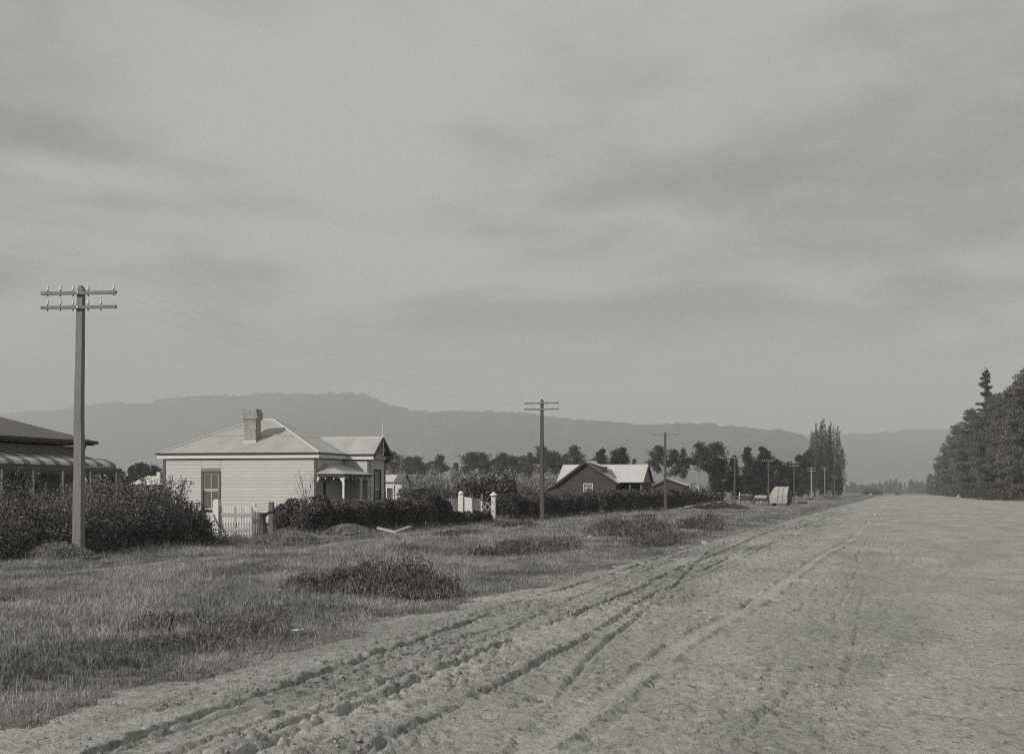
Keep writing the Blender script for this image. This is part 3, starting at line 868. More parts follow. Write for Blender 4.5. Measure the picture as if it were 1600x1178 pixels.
def iron_face(roof, poly, m, width=0.61, rows=1, corr=0.012, pitch=0.152, lift=0.012, name='roof_sheet', mats=None):
    """corrugated sheets on a planar convex face; poly[0]->poly[1] is its eave"""
    P = [Vector(p) for p in poly]
    e = (P[1] - P[0]); Le = e.length; e = e / Le
    nrm = None
    for i in range(2, len(P)):
        c = e.cross(P[i] - P[0])
        if c.length > 1e-5: nrm = c.normalized(); break
    if nrm.z < 0: nrm = -nrm
    up = nrm.cross(e)
    if up.z < 0: up = -up
    Q = [((p - P[0]).dot(e), (p - P[0]).dot(up)) for p in P]
    smin, smax = min(q[0] for q in Q), max(q[0] for q in Q)
    tmax = max(q[1] for q in Q)
    def trange(s):
        ts = []
        for i in range(len(Q)):
            a, b = Q[i], Q[(i + 1) % len(Q)]
            if abs(a[0] - b[0]) < 1e-9:
                if abs(s - a[0]) < 1e-6: ts += [a[1], b[1]]
                continue
            k = (s - a[0]) / (b[0] - a[0])
            if -1e-9 <= k <= 1 + 1e-9: ts.append(a[1] + k * (b[1] - a[1]))
        return (min(ts), max(ts)) if ts else (0, 0)
    i = 0
    s0 = smin
    while s0 < smax - 0.02:
        s1 = min(s0 + width, smax)
        for r in range(rows):
            lo, hi = tmax * r / rows, tmax * (r + 1) / rows + (0.1 if r < rows - 1 else 0)
            b = MB(); ns = max(4, int(round((s1 - s0) / pitch * 4)))
            cols_ = []
            for k in range(ns + 1):
                s = s0 + (s1 - s0) * k / ns
                sc = min(max(s, smin + 1e-4), smax - 1e-4)
                a, c = trange(sc)
                a2, c2 = max(a, lo), min(c, hi)
                if c2 < a2: c2 = a2 = min(max(a2, a), c) if c >= a else a
                dz = corr * math.cos(2 * math.pi * s / pitch) + lift + 0.008 * (rows - r) * 0 + 0.010 * r
                cols_.append((P[0] + e * s + up * a2 + nrm * dz, P[0] + e * s + up * c2 + nrm * dz, c2 - a2))
            if max(c[2] for c in cols_) < 0.02: continue
            vs = [q for c in cols_ for q in c[:2]]
            fs = [(2 * k, 2 * k + 2, 2 * k + 3, 2 * k + 1) for k in range(ns) if cols_[k][2] > 0.003 or cols_[k + 1][2] > 0.003]
            b.add(vs, fs)
            mm = m if mats is None else mats[i % len(mats)]
            obj(name, b, mm, roof, smooth=True)
        i += 1
        s0 = s1
def roof_core(house, polys, m, thick=0.05):
    b = MB()
    for poly in polys:
        P = [Vector(p) for p in poly]
        n_ = (P[1] - P[0]).cross(P[2] - P[0]).normalized()
        if n_.z < 0: n_ = -n_
        b.prism([p - n_ * 0.004 for p in P], -n_ * thick)
    return obj('roof', b, m, house)
def sash_window(house, x, y, rz, wd, z0, z1, fm, sm, cols=2, rows=2, trim=0.10, depth=0.0, name='window'):
    """double-hung window; local x along the wall from its left edge"""
    f = MB()
    f.box(-trim, 0, -0.045, 0.06, z0 - 0.06, z1 + trim); f.box(wd, wd + trim, -0.045, 0.06, z0 - 0.06, z1 + trim)
    f.box(0, wd, -0.045, 0.06, z1, z1 + trim); f.box(-trim - 0.04, wd + trim + 0.04, -0.09, 0.06, z0 - 0.12, z0 - 0.062)
    fo = obj(name, f, fm, house, (x, y, 0), rz)
    zm = (z0 + z1) / 2
    s = MB(); t = 0.05
    for za, zb, yy in ((z0 - 0.055, zm + 0.02, 0.045), (zm + 0.022, z1 - 0.002, 0.01)):
        s.box(0.003, t, yy, yy + 0.035, za, zb); s.box(wd - t, wd - 0.003, yy, yy + 0.035, za, zb)
        s.box(t, wd - t, yy, yy + 0.035, za, za + t); s.box(t, wd - t, yy, yy + 0.035, zb - t, zb)
    obj('sash', s, sm, fo)
    br = MB()
    for za, zb, yy in ((z0 - 0.005, zm - 0.03, 0.047), (zm + 0.072, z1 - 0.052, 0.012)):
        for c in range(1, cols):
            xx = wd * c / cols; br.box(xx - 0.012, xx + 0.012, yy, yy + 0.028, za, zb)
    obj('glazing_bar', br, sm, fo)
    for za, zb, yy in ((z0 - 0.005, zm - 0.03, 0.06), (zm + 0.072, z1 - 0.052, 0.025)):
        for c in range(cols):
            xa, xb = max(t, wd * c / cols), min(wd - t, wd * (c + 1) / cols)
            obj('pane', MB().box(xa + 0.004, xb - 0.004, yy, yy + 0.006, za, zb), M['glass'], fo)
    return fo
def arch_plate(x0, x1, ztop, zspring, rise_pts=10, y=-0.02, th=0.04, band=0.07, drops=0):
    """valance plate between posts: flat on top, arched below, with optional drops"""
    poly = [(x0, ztop), (x1, ztop)]
    n_ = rise_pts; wdt = (x1 - x0)
    for k in range(n_ + 1):
        s = 1 - 2 * k / n_
        x = (x0 + x1) / 2 + s * wdt / 2
        z = zspring + (ztop - band - zspring) * max(0, 1 - abs(s) ** 2.6) ** 0.5
        poly.append((x, z))
    # build as vertical strips so the concave outline stays valid
    b = MB()
    lower = poly[2:][::-1]
    for (xa, za), (xb, zb) in zip(lower, lower[1:]):
        b.add([(xa, y, za), (xb, y, zb), (xb, y, ztop), (xa, y, ztop), (xa, y + th, za), (xb, y + th, zb), (xb, y + th, ztop), (xa, y + th, ztop)],
              [(0, 1, 2, 3), (7, 6, 5, 4), (0, 4, 5, 1), (3, 2, 6, 7)])
    for k in range(drops):
        x = x0 + wdt * (k + 1) / (drops + 1)
        b.prism([(x - 0.05, y, ztop - band), (x + 0.05, y, ztop - band), (x + 0.012, y, ztop - band - 0.16), (x - 0.012, y, ztop - band - 0.16)], (0, th, 0))
    return b

# ------------------------------------------------------------------ the pale cottage
HO = (69.6, -26.0)
house = thing('cottage', 'pale weatherboard cottage with hipped iron roof, brick chimney and small corner veranda', 'house', W(HO[0], HO[1], 0.0))
ZB, ZW, ZE = 0.30, 3.27, 3.54      # base of boards, top of boards, eave
obj('foundation', MB().box(-7.5, -0.1, 0.12, 7.9, -0.3, 0.30).box(-0.099, 1.2, 3.92, 6.1, -0.3, 0.30), M['darkboard'], house)
win = (2.00, 2.78, 0.98, 2.62)     # window hole in the side wall (x from its left end)
board_wall(house, -7.6, 0, 0, 7.6, ZB, ZW, M['board'], M['greyboard'], holes=[(win[0] - 0.10, win[1] + 0.10, win[2] - 0.12, win[3] + 0.10, 1)])
sash_window(house, -7.6 + win[0], 0.0, 0, win[1] - win[0], win[2], win[3], M['trim'], M['frieze'], trim=0.10)
board_wall(house, 0, 0, math.pi / 2, 3.8, ZB, ZW, M['board'], M['greyboard'], holes=[(0.75, 1.45, 0.30, 2.45)])
dr = MB().box(0.75, 0.83, -0.03, 0.06, 0.30, 2.45).box(1.37, 1.45, -0.03, 0.06, 0.30, 2.45).box(0.83, 1.37, -0.03, 0.06, 2.37, 2.45)
do = obj('door', dr, M['frieze'], house, (0, 0, 0), math.pi / 2)
obj('door_panel', MB().box(0.832, 1.368, 0.03, 0.06, 0.30, 2.368), M['darktrim'], do)
board_wall(house, 0.0, 3.8, 0, 1.3, ZB, ZW, M['board'], M['greyboard'])
bw_ = (0.78, 1.62, 0.95, 2.72)
board_wall(house, 1.3, 3.8, math.pi / 2, 2.4, ZB, ZW, M['board'], M['greyboard'], holes=[(bw_[0] - 0.1, bw_[1] + 0.1, bw_[2] - 0.12, bw_[3] + 0.1)])
sash_window(house, 1.3, 3.8 + bw_[0], math.pi / 2, bw_[1] - bw_[0], bw_[2], bw_[3], M['darktrim'], M['frieze'], trim=0.10)
board_wall(house, 0, 6.2, math.pi / 2, 1.8, ZB, ZW, M['board'], M['greyboard'])
board_wall(house, 1.3, 6.2, math.pi, 1.3, ZB, ZW, M['board'], M['greyboard'], joined=True)
board_wall(house, 0, 8.0, math.pi, 7.6, ZB, ZW, M['board'], M['greyboard'], joined=True)
board_wall(house, -7.6, 8.0, -math.pi / 2, 8.0, ZB, ZW, M['board'], M['greyboard'], joined=True)
# corner boards, frieze, gutter
for (x, y, m_) in ((-7.6, 0, 'trim'), (0, 0, 'trim'), (1.3, 3.8, 'trim'), (1.3, 6.2, 'trim')):
    sx = -1 if x < -1 else 1
    b = MB().box(x - 0.02 if sx < 0 else x - 0.09, x + 0.09 if sx < 0 else x + 0.035, y - 0.036, y - 0.0265, 0.28, ZW)
    b.box(x - 0.04 if sx < 0 else x + 0.0265, x - 0.0265 if sx < 0 else x + 0.036, y - 0.0262 if y < 6 else y - 0.09, y + 0.09 if y < 6 else y + 0.03, 0.28, ZW)
    obj('corner_board', b, M[m_], house)
OF, OR, OL = 0.13, 0.20, 0.29          # overhang at the camera side, road side and left end
fr = MB()
fr.box(-7.6 - OL, OR, -OF - 0.012, -OF + 0.012, ZE - 0.24, ZE - 0.052)
fr.box(OR - 0.012, OR + 0.012, -OF + 0.014, 3.8 - 0.15, ZE - 0.235, ZE - 0.055)
fr.box(OR + 0.014, 1.3 + 0.26, 3.8 - 0.142, 3.8 - 0.118, ZE - 0.24, ZE - 0.052)
fr.box(-7.6 - OL - 0.012, -7.6 - OL + 0.012, -OF + 0.014, 8.2, ZE - 0.235, ZE - 0.055)
obj('fascia', fr, M['white'], house)
gt = MB()
gt.box(-7.6 - OL - 0.06, OR + 0.03, -OF - 0.085, -OF + 0.012, ZE - 0.050, ZE + 0.022)
gt.box(OR - 0.012, OR + 0.085, -OF + 0.015, 3.8 - 0.23, ZE - 0.048, ZE + 0.020)
gt.box(OR + 0.09, 1.3 + 0.26, 3.8 - 0.215, 3.8 - 0.118, ZE - 0.050, ZE + 0.022)
obj('gutter', gt, M['darktrim'], house)
so = MB().box(-7.6 - OL + 0.014, OR - 0.014, -OF + 0.014, 8.2, ZE - 0.20, ZE - 0.18).box(OR - 0.013, 1.5, 3.69, 6.4, ZE - 0.2015, ZE - 0.1815)
obj('soffit', so, M['frieze'], house)
lt = MB().box(-7.6, 0.0, -0.048, -0.0275, ZW + 0.02, ZE - 0.203).box(0.0275, 0.048, 0.0, 3.70, ZW + 0.02, ZE - 0.203).box(0.05, 1.3, 3.752, 3.7725, ZW + 0.02, ZE - 0.203)
obj('eave_shade_strip', lt, M['darktrim'], house)  # blackish strip painting in the shadow line below the fascia
OV = OR
E0 = (-7.6 - OL, -OF, ZE); E1 = (OR, -OF, ZE); E2 = (OR, 8 + OR, ZE); E3 = (-7.6 - OL, 8 + OR, ZE)
R0 = (-4.55, 4.0, 5.26); R1 = (-3.72, 4.0, 5.26)
f_side = [E0, E1, R1, R0]; f_front = [E1, E2, R1]; f_back = [E2, E3, R0, R1]; f_left = [E3, E0, R0]
gy0, gy1, gc, gzr = 3.8 - 0.16, 6.2 + 0.28, 5.0, 4.36
gx = 1.3 + 0.30
kx = 0.30 - 4.02 * (gzr - ZE) / (5.26 - ZE)     # where the bay ridge dies into the hip
b_near = [(OV - 0.02, gy0, ZE), (gx, gy0, ZE), (gx, gc, gzr), (kx, gc, gzr)]
b_far = [(gx, gy1, ZE), (OV - 0.02, gy1, ZE), (kx, gc, gzr), (gx, gc, gzr)]
roof = roof_core(house, [f_side, f_front, f_back, f_left, b_near, b_far], M['irondark'])
iron_face(roof, f_side, M['iron'], rows=2, corr=0.010)
iron_face(roof, f_front, M['iron'], rows=2, corr=0.010)
iron_face(roof, f_left, M['iron'], width=1.2)
iron_face(roof, f_back, M['iron'], width=1.2)
iron_face(roof, b_near, M['iron'], lift=0.016, corr=0.010)
iron_face(roof, b_far, M['iron'], lift=0.016)
rc = MB()
for p, q in ((E0, R0), (E1, R1), (R0, R1), (E2, R1), (E3, R0)):
    rc.tube([Vector(p) + Vector((0, 0, 0.03)), Vector(q) + Vector((0, 0, 0.035))], 0.045, 6)
rc.tube([(kx, gc, gzr + 0.03), (gx - 0.02, gc, gzr + 0.03)], 0.045, 6)
obj('ridge_cap', rc, M['ironlight'], roof)
# bay gable: face, bargeboards, collar, king post, finial
gf = MB().prism([(1.29, 3.8, ZW), (1.29, 6.2, ZW), (1.29, 6.2, ZE - 0.07), (1.29, gc, gzr - 0.12), (1.29, 3.8, ZE - 0.07)], (-0.06, 0, 0))
obj('gable', gf, M['board'], house)
bb = MB()
for s, ye in ((-1, gy0 - 0.04), (1, gy1 + 0.04)):
    bb.beam((gx + 0.02, ye, ZE - 0.10), (gx + 0.02, gc + s * 0.003, gzr - 0.02), 0.035, 0.17)
obj('bargeboard', bb, M['darktrim'], house)
ck = MB().box(gx - 0.03, gx + 0.0, gc - 0.62, gc + 0.62, 3.72, 3.80)
ck.prism([(gx - 0.02, gc - 0.50, 3.80), (gx - 0.02, gc + 0.50, 3.80), (gx - 0.02, gc, 4.22)], (-0.02, 0, 0))
obj('collar_panel', ck, M['trim'], house)
obj('king_post', MB().box(gx + 0.003, gx + 0.036, gc - 0.045, gc + 0.045, 3.52, 4.18), M['frieze'], house)
fn = MB().lathe([(0.06, 0.0), (0.07, 0.06), (0.03, 0.09), (0.028, 0.30), (0.045, 0.33), (0.022, 0.37), (0.014, 0.66), (0.004, 0.72)], (gx, gc, gzr + 0.02), 8)
obj('finial', fn, M['frieze'], house)
for y in (3.72, 6.28):
    obj('eave_bracket', MB().prism([(1.335, y - 0.03, 3.47), (1.57, y - 0.03, 3.47), (1.57, y - 0.03, 3.38), (1.335, y - 0.03, 3.10)], (0, 0.06, 0)), M['darktrim'], house)
# chimney: courses of brick with a corbelled cap
cx_, cy_, cw = -3.75, 1.45, 0.62
br = MB(); mo = MB()
mo.box(cx_ - cw / 2 + 0.012, cx_ + cw / 2 - 0.012, cy_ - cw / 2 + 0.012, cy_ + cw / 2 - 0.012, 3.7, 5.56)
z = 3.75; k = 0
rgb = random.Random(3)
while z < 5.60:
    ex = 0.0
    if 5.08 < z < 5.16: ex = 0.03
    elif 5.16 <= z < 5.44: ex = 0.085
    elif z >= 5.44: ex = 0.03
    hw = cw / 2 + ex
    off = 0.11 if k % 2 else 0.0
    edges_ = [-hw] + [q for q in (-hw + 0.115 + off, -hw + 0.345 + off, -hw + 0.575 + off) if -hw + 0.05 < q < hw - 0.04] + [hw]
    for a, b in zip(edges_, edges_[1:]):
        j = 0.004 * rgb.random()
        br.box(cx_ + a + 0.005, cx_ + b - 0.005, cy_ - hw - j, cy_ - hw + 0.10, z, z + 0.068)
        br.box(cx_ + a + 0.005, cx_ + b - 0.005, cy_ + hw - 0.10, cy_ + hw + j, z, z + 0.068)
        if abs(a) < hw - 0.05 or abs(b) < hw - 0.05:
            ya, yb = max(a, -hw + 0.105), min(b, hw - 0.105)
            if yb - ya > 0.03:
                br.box(cx_ - hw - j, cx_ - hw + 0.10, cy_ + ya + 0.005, cy_ + yb - 0.005, z, z + 0.068)
                br.box(cx_ + hw - 0.10, cx_ + hw + j, cy_ + ya + 0.005, cy_ + yb - 0.005, z, z + 0.068)
    z += 0.080; k += 1
ch = obj('chimney', mo, M['mortar'], house)
bo = obj('bricks', br, M['brick'], ch); bo['kind'] = 'stuff'
obj('flashing', MB().box(cx_ - cw / 2 - 0.03, cx_ + cw / 2 + 0.03, cy_ - cw / 2 - 0.05, cy_ - cw / 2 - 0.012, 4.02, 4.16), M['ironlight'], ch)
obj('chimney_pot', MB().lathe([(0.13, 0), (0.12, 0.10)], (cx_, cy_, 5.58), 10), M['brick'], ch)
# corner veranda
VD = 1.34; VZ, VT = 2.56, 3.06
v_end = [(0.035, -0.12, VZ), (VD + 0.12, -0.12, VZ), (0.035, 1.05, VT)]
v_fr = [(VD + 0.12, -0.12, VZ), (VD + 0.12, 3.74, VZ), (0.035, 3.74, VT), (0.035, 1.05, VT)]
vr_ = MB()
for poly in (v_end, v_fr):
    P = [Vector(p) for p in poly]; n_ = (P[1] - P[0]).cross(P[2] - P[0]).normalized()
    if n_.z < 0: n_ = -n_
    vr_.prism([p - n_ * 0.004 for p in P], -n_ * 0.03)
vro = obj('veranda_roof', vr_, M['irondark'], house)
iron_face(vro, v_end, M['iron'], lift=0.012, corr=0.008)
iron_face(vro, v_fr, M['iron'], lift=0.012, corr=0.008)
obj('veranda_floor', MB().box(0.04, VD + 0.1, -0.05, 3.72, 0.12, 0.26), M['greyboard'], house)
posts = [(VD, 0.0), (VD, 2.45), (VD, 3.55)]
for x, y in posts:
    b = MB().box(x - 0.055, x + 0.055, y - 0.055, y + 0.055, 0.26, 1.1).taper(x, y, 1.1, 2.05, 0.10, 0.085).box(x - 0.06, x + 0.06, y - 0.06, y + 0.06, 2.05, 2.11).box(x - 0.045, x + 0.045, y - 0.045, y + 0.045, 2.11, 2.53)
    obj('veranda_post', b, M['white'], house)
obj('valance', arch_plate(0.05, VD - 0.06, 2.53, 2.16, drops=2), M['white'], house)
for a, b in ((0.06, 2.39), (2.51, 3.49)):
    obj('valance', arch_plate(a, b, 2.53, 2.20, drops=3), M['frieze'], house, (VD, 0, 0), math.pi / 2)
obj('veranda_beam', MB().box(0.05, VD + 0.115, -0.135, -0.121, 2.46, 2.555).box(VD + 0.121, VD + 0.135, -0.12, 3.74, 2.46, 2.555), M['darktrim'], house)

# ------------------------------------------------------------------ dark villa at the left edge
V0 = (44.0, -30.2)
villa = thing('villa', 'dark roofed villa at the left edge with striped bullnose veranda', 'house', W(V0[0], V0[1], 0))
ye, yw = 11.6, 11.1
obj('foundation', MB().box(-8.2, -0.1, -3.9, yw - 0.1, -0.3, 0.3), M['darkboard'], villa)
board_wall(villa, 0, -4.0, math.pi / 2, yw + 4.0, 0.3, 3.45, M['greyboard'], M['greyboard'], joined=True, holes=[(11.3, 12.2, 0.9, 2.5), (8.2, 9.1, 0.3, 2.5)])
sash_window(villa, 0, -4.0 + 11.4, math.pi / 2, 0.7, 1.02, 2.4, M['trim'], M['frieze'])
vd = obj('door', MB().box(8.2, 8.3, -0.03, 0.06, 0.3, 2.5).box(9.0, 9.1, -0.03, 0.06, 0.3, 2.5).box(8.3, 9.0, -0.03, 0.06, 2.4, 2.5), M['trim'], villa, (0, -4.0, 0), math.pi / 2)
obj('door_panel', MB().box(8.302, 8.998, 0.02, 0.05, 0.3, 2.398), M['darktrim'], vd)
board_wall(villa, 0, yw, math.pi, 8.3, 0.3, 3.45, M['greyboard'], M['greyboard'], joined=True)
board_wall(villa, -8.3, -4.0, 0, 8.3, 0.3, 3.45, M['greyboard'], M['greyboard'], joined=True)
board_wall(villa, -8.3, yw, -math.pi / 2, yw + 4, 0.3, 3.45, M['greyboard'], M['greyboard'], joined=True)
e0 = (0.5, -4.5, 3.66); e1 = (0.5, ye, 3.66); e2 = (-8.8, ye, 3.66); e3 = (-8.8, -4.5, 3.66)
r0 = (-4.15, 0.6, 5.25); r1 = (-4.15, ye - 5.0, 5.25)
faces_ = [[e0, e1, r1, r0], [e1, e2, r1], [e2, e3, r0, r1], [e3, e0, r0]]
vrf = roof_core(villa, faces_, M['irondark'])
for f_ in faces_[:2]: iron_face(vrf, f_, M['irondark'], width=0.61, corr=0.008)
for f_ in faces_[2:]: iron_face(vrf, f_, M['irondark'], width=1.5, corr=0.008)
obj('eave_board', MB().box(0.505, 0.60, -4.5, ye + 0.1, 3.55, 3.67).box(-8.8, 0.50, ye + 0.005, ye + 0.1, 3.55, 3.67), M['darktrim'], villa)
obj('soffit', MB().box(-8.7, 0.49, -4.4, ye - 0.01, 3.50, 3.54), M['trim'], villa)
obj('eave_bracket', MB().box(0.04, 0.12, yw - 0.16, yw - 0.04, 3.1, 3.498).box(0.12, 0.44, yw - 0.13, yw - 0.07, 3.36, 3.498), M['darktrim'], villa)
# bullnose veranda: alternate dark and pale sheets
prof = [(0.03, 3.16), (0.75, 2.99)] + [(0.75 + 0.95 * math.sin(a) * 0.95, 2.66 + 0.33 * math.cos(a)) for a in np.linspace(0.25, 1.5, 8)]
vb = MB()
for (xa, za), (xb, zb) in zip(prof, prof[1:]):
    vb.add([(xa, -3.5, za - 0.03), (xb, -3.5, zb - 0.03), (xb, yw, zb - 0.03), (xa, yw, za - 0.03)], [(0, 1, 2, 3)])
vbo = obj('veranda_roof', vb, M['irondark'], villa)
y = yw; i = 0
while y > -3.4:
    wd_ = 0.42 if i % 2 == 0 else 0.60
    b = MB(); ns = 8
    for k in range(ns + 1):
        yy = y - wd_ * k / ns; c = 0.008 * math.cos(2 * math.pi * yy / 0.152)
        for (x, z) in prof: b.v.append((x, yy, z + c))
    m_ = len(prof)
    for k in range(ns):
        for q in range(m_ - 1):
            o = k * m_ + q; b.f.append((o, o + m_, o + m_ + 1, o + 1))
    obj('veranda_sheet', b, M['stripedark'] if i % 2 == 0 else M['stripelight'], vbo, smooth=True)
    y -= wd_; i += 1
obj('veranda_beam', MB().box(1.60, 1.68, -3.4, yw, 2.48, 2.64).box(0.05, 1.595, yw - 0.06, yw, 2.50, 2.64), M['trim'], villa)
obj('veranda_floor', MB().box(0.05, 1.7, -3.4, yw, 0.1, 0.25), M['greyboard'], villa)
pys = [yw - 0.06 - 1.98 * k for k in range(8)]
for k, y in enumerate(pys):
    obj('veranda_post', MB().box(1.58, 1.69, y - 0.055, y + 0.055, 0.25, 1.2).taper(1.635, y, 1.2, 2.479, 0.10, 0.085), M['frieze'], villa)
    if k:
        obj('valance', arch_plate(y + 0.06, pys[k - 1] - 0.06, 2.478, 2.10, drops=3, y=-0.02), M['trim'], villa, (1.635, 0, 0), math.pi / 2)
obj('valance', arch_plate(0.1, 1.57, 2.498, 2.12, drops=2), M['trim'], villa, (0, yw - 0.03, 0), 0)

# ------------------------------------------------------------------ dark gabled house (second along the road)
Y2 = 158.0
X2 = at(872, Y2); u2, v2 = UV(X2, Y2)
h2 = thing('gabled_house', 'dark weatherboard house with pale iron cross gabled roof behind the clipped hedge', 'house', W(u2, v2, 0))
WW, AP, AZ2, EZ = 5.75, 2.75, 4.66, 2.66
hole = (2.62, 3.42, 1.72, 2.50)
b = MB()
c_ = [(0.0, 0), (WW, 0), (WW, EZ), (AP, AZ2 - 0.08), (0.0, EZ - 0.12)]
b.prism([(x, 0.1, z) for x, z in c_], (0, -0.06, 0))
wl = obj('wall', b, M['darkboard'], h2)
jb = MB(); z = 0.2
while z < AZ2 - 0.15:
    xl = 0.0 if z < EZ - 0.12 else AP * (z - EZ + 0.12) / (AZ2 - 0.08 - EZ + 0.12)
    xr = WW if z < EZ else WW - (WW - AP) * (z - EZ) / (AZ2 - 0.08 - EZ)
    segs = [(xl, xr)]
    if z + 0.18 > hole[2] - 0.1 and z < hole[3] + 0.1: segs = [(xl, hole[0] - 0.1), (hole[1] + 0.1, xr)]
    for a, c in segs:
        if c - a > 0.05: jb.add([(a, 0.008, z), (c, 0.008, z), (c, 0.034, z + 0.18), (a, 0.034, z + 0.18), (a, 0.039, z), (c, 0.039, z)], [(0, 1, 2, 3), (4, 5, 1, 0)])
    z += 0.18
o = obj('weatherboards', jb, M['darkboard'], wl); o['kind'] = 'stuff'
wf = MB().box(hole[0] - 0.07, hole[0], -0.03, 0.03, hole[2] - 0.07, hole[3] + 0.07).box(hole[1], hole[1] + 0.07, -0.03, 0.03, hole[2] - 0.07, hole[3] + 0.07)
wf.box(hole[0], hole[1], -0.03, 0.03, hole[3], hole[3] + 0.07).box(hole[0], hole[1], -0.03, 0.03, hole[2] - 0.07, hole[2])
for k in range(1, 4):
    x = hole[0] + 0.8 * k / 4; wf.box(x - 0.02, x + 0.02, -0.02, 0.02, hole[2], hole[3])
wf.box(hole[0], hole[1], -0.026, 0.016, 2.09, 2.13)
wo = obj('window', wf, M['white'], h2)
for k in range(4):
    for za, zb in ((hole[2], 2.088), (2.132, hole[3])):
        xa = hole[0] + 0.8 * k / 4
        pm_ = M['glass'] if (k, za) != (3, 2.132) else M['paper']
        obj('pane', MB().box(xa + 0.022, xa + 0.178, 0.002, 0.008, za + 0.004, zb - 0.004), M['glass'], wo)
board_wall(h2, WW, 0.1, math.pi / 2, 1.4, 0.2, EZ, M['darkboard'], M['darkboard'], joined=True)
board_wall(h2, WW + 0.1, 3.2, 0, 2.3, 0.2, EZ, M['darkboard'], M['darkboard'], joined=True, holes=[(0.8, 1.5, 0.2, 2.2)])
board_wall(h2, 8.15, 1.6, math.pi / 2, 6.0, 0.2, EZ, M['darkboard'], M['darkboard'], joined=True)
obj('gable', MB().prism([(8.15, 1.6, EZ), (8.15, 7.6, EZ), (8.15, 4.6, 4.38)], (-0.08, 0, 0)), M['greyboard'], h2)
board_wall(h2, 8.15, 7.7, math.pi, 8.4, 0.2, EZ, M['darkboard'], M['darkboard'], joined=True)
board_wall(h2, -0.2, 7.6, -math.pi / 2, 7.5, 0.2, EZ - 0.2, M['darkboard'], M['darkboard'], joined=True)
for x in (6.9, 8.0):
    obj('veranda_post', MB().box(x - 0.05, x + 0.05, 1.62, 1.72, 0, EZ - 0.02), M['greyboard'], h2)
mL, mR, mY0, mYr, mY1 = -0.45, 8.3, 1.3, 4.6, 7.9
R_m = [[(mL, mY0, EZ), (mR, mY0, EZ), (mR, mYr, 4.48), (mL, mYr, 4.48)], [(mR, mY1, EZ), (mL, mY1, EZ), (mL, mYr, 4.48), (mR, mYr, 4.48)]]
wr = [[(WW + 0.25, -0.3, EZ - 0.10), (WW + 0.25, 4.4, EZ - 0.10), (AP, 4.4, AZ2 + 0.02), (AP, -0.3, AZ2 + 0.02)],
      [(-0.3, 4.4, EZ - 0.25), (-0.3, -0.3, EZ - 0.25), (AP, -0.3, AZ2 + 0.02), (AP, 4.4, AZ2 + 0.02)]]
rf = roof_core(h2, R_m + wr, M['irondark'])
for f_ in R_m: iron_face(rf, f_, M['ironlight'], width=0.9, corr=0.010)
for f_ in wr: iron_face(rf, f_, M['ironlight'], width=0.9, corr=0.010, lift=0.02)
obj('bargeboard', MB().beam((AP, -0.32, AZ2 - 0.02), (WW + 0.3, -0.32, EZ - 0.18), 0.05, 0.18).beam((AP, -0.325, AZ2 - 0.02), (-0.35, -0.325, EZ - 0.33), 0.05, 0.2), M['darktrim'], h2)
obj('bargeboard', MB().beam((mR + 0.03, mYr, 4.44), (mR + 0.03, mY0 - 0.05, EZ - 0.05), 0.05, 0.18).beam((mR + 0.031, mYr, 4.44), (mR + 0.031, mY1, EZ - 0.05), 0.05, 0.18), M['trim'], h2)
dm = MB().prism([(AP + 0.05, 0.3, 4.72), (AP + 1.75, 0.3, 4.16), (AP + 1.75, 3.3, 4.16), (AP + 0.05, 3.3, 4.72)], (0, 0, 0.05))
do_ = obj('dormer_roof', dm, M['ironlight'], h2)
obj('dormer_wall', MB().prism([(AP + 0.1, 0.45, 4.55), (AP + 1.62, 0.45, 3.60), (AP + 1.62, 0.45, 4.18), (AP + 0.1, 0.45, 4.68)], (0, 2.7, 0)), M['darktrim'], do_)
lt_ = MB().prism([(-1.35, -0.25, 1.86), (0.15, -0.25, 2.50), (0.15, 4.0, 2.50), (-1.35, 4.0, 1.86)], (0, 0, 0.05))
lo = obj('lean_to_roof', lt_, M['irondark'], h2)
obj('lean_to_wall', MB().prism([(-1.1, 0.0, 0), (-0.01, 0.0, 0), (-0.01, 0.0, 2.40), (-1.1, 0.0, 1.93)], (0, 3.7, 0)), M['darkboard'], lo)
obj('chimney_cap', MB().box(AP + 0.0, AP + 0.5, 3.5, 3.9, 4.5, 4.85), M['greyboard'], h2)

# ------------------------------------------------------------------ gabled shed
Ys = 214.0; us, vs_ = UV(at(1019, Ys), Ys)
sh_ = thing('shed', 'small dark gabled shed with pale iron roof behind the third telegraph pole', 'shed', W(us, vs_, 0))
k = Ys / F
sw, sap, saz, sez = 4.3, 2.05, zat(748.5, Ys), zat(757.5, Ys)
obj('wall', MB().prism([(0, 0, 0), (sw, 0, 0), (sw, 0, sez), (sap, 0, saz - 0.08), (0, 0, sez - 0.25)], (0, 5.0, 0)), M['darkboard'], sh_)
sr = [[(sw + 0.35, -0.25, sez - 0.12), (sw + 0.35, 5.2, sez - 0.12), (sap, 5.2, saz), (sap, -0.25, saz)], [(-0.35, 5.2, sez - 0.35), (-0.35, -0.25, sez - 0.35), (sap, -0.25, saz), (sap, 5.2, saz)]]
so_ = roof_core(sh_, sr, M['irondark'])
for f_ in sr: iron_face(so_, f_, M['ironlight'], width=1.1, corr=0.01)
obj('bargeboard', MB().beam((sap, -0.28, saz - 0.04), (sw + 0.38, -0.28, sez - 0.2), 0.05, 0.16).beam((sap, -0.285, saz - 0.04), (-0.38, -0.285, sez - 0.42), 0.05, 0.16), M['darktrim'], sh_)
obj('door', MB().box(1.4, 2.6, -0.04, -0.003, 0, 1.9), M['trim'], sh_)

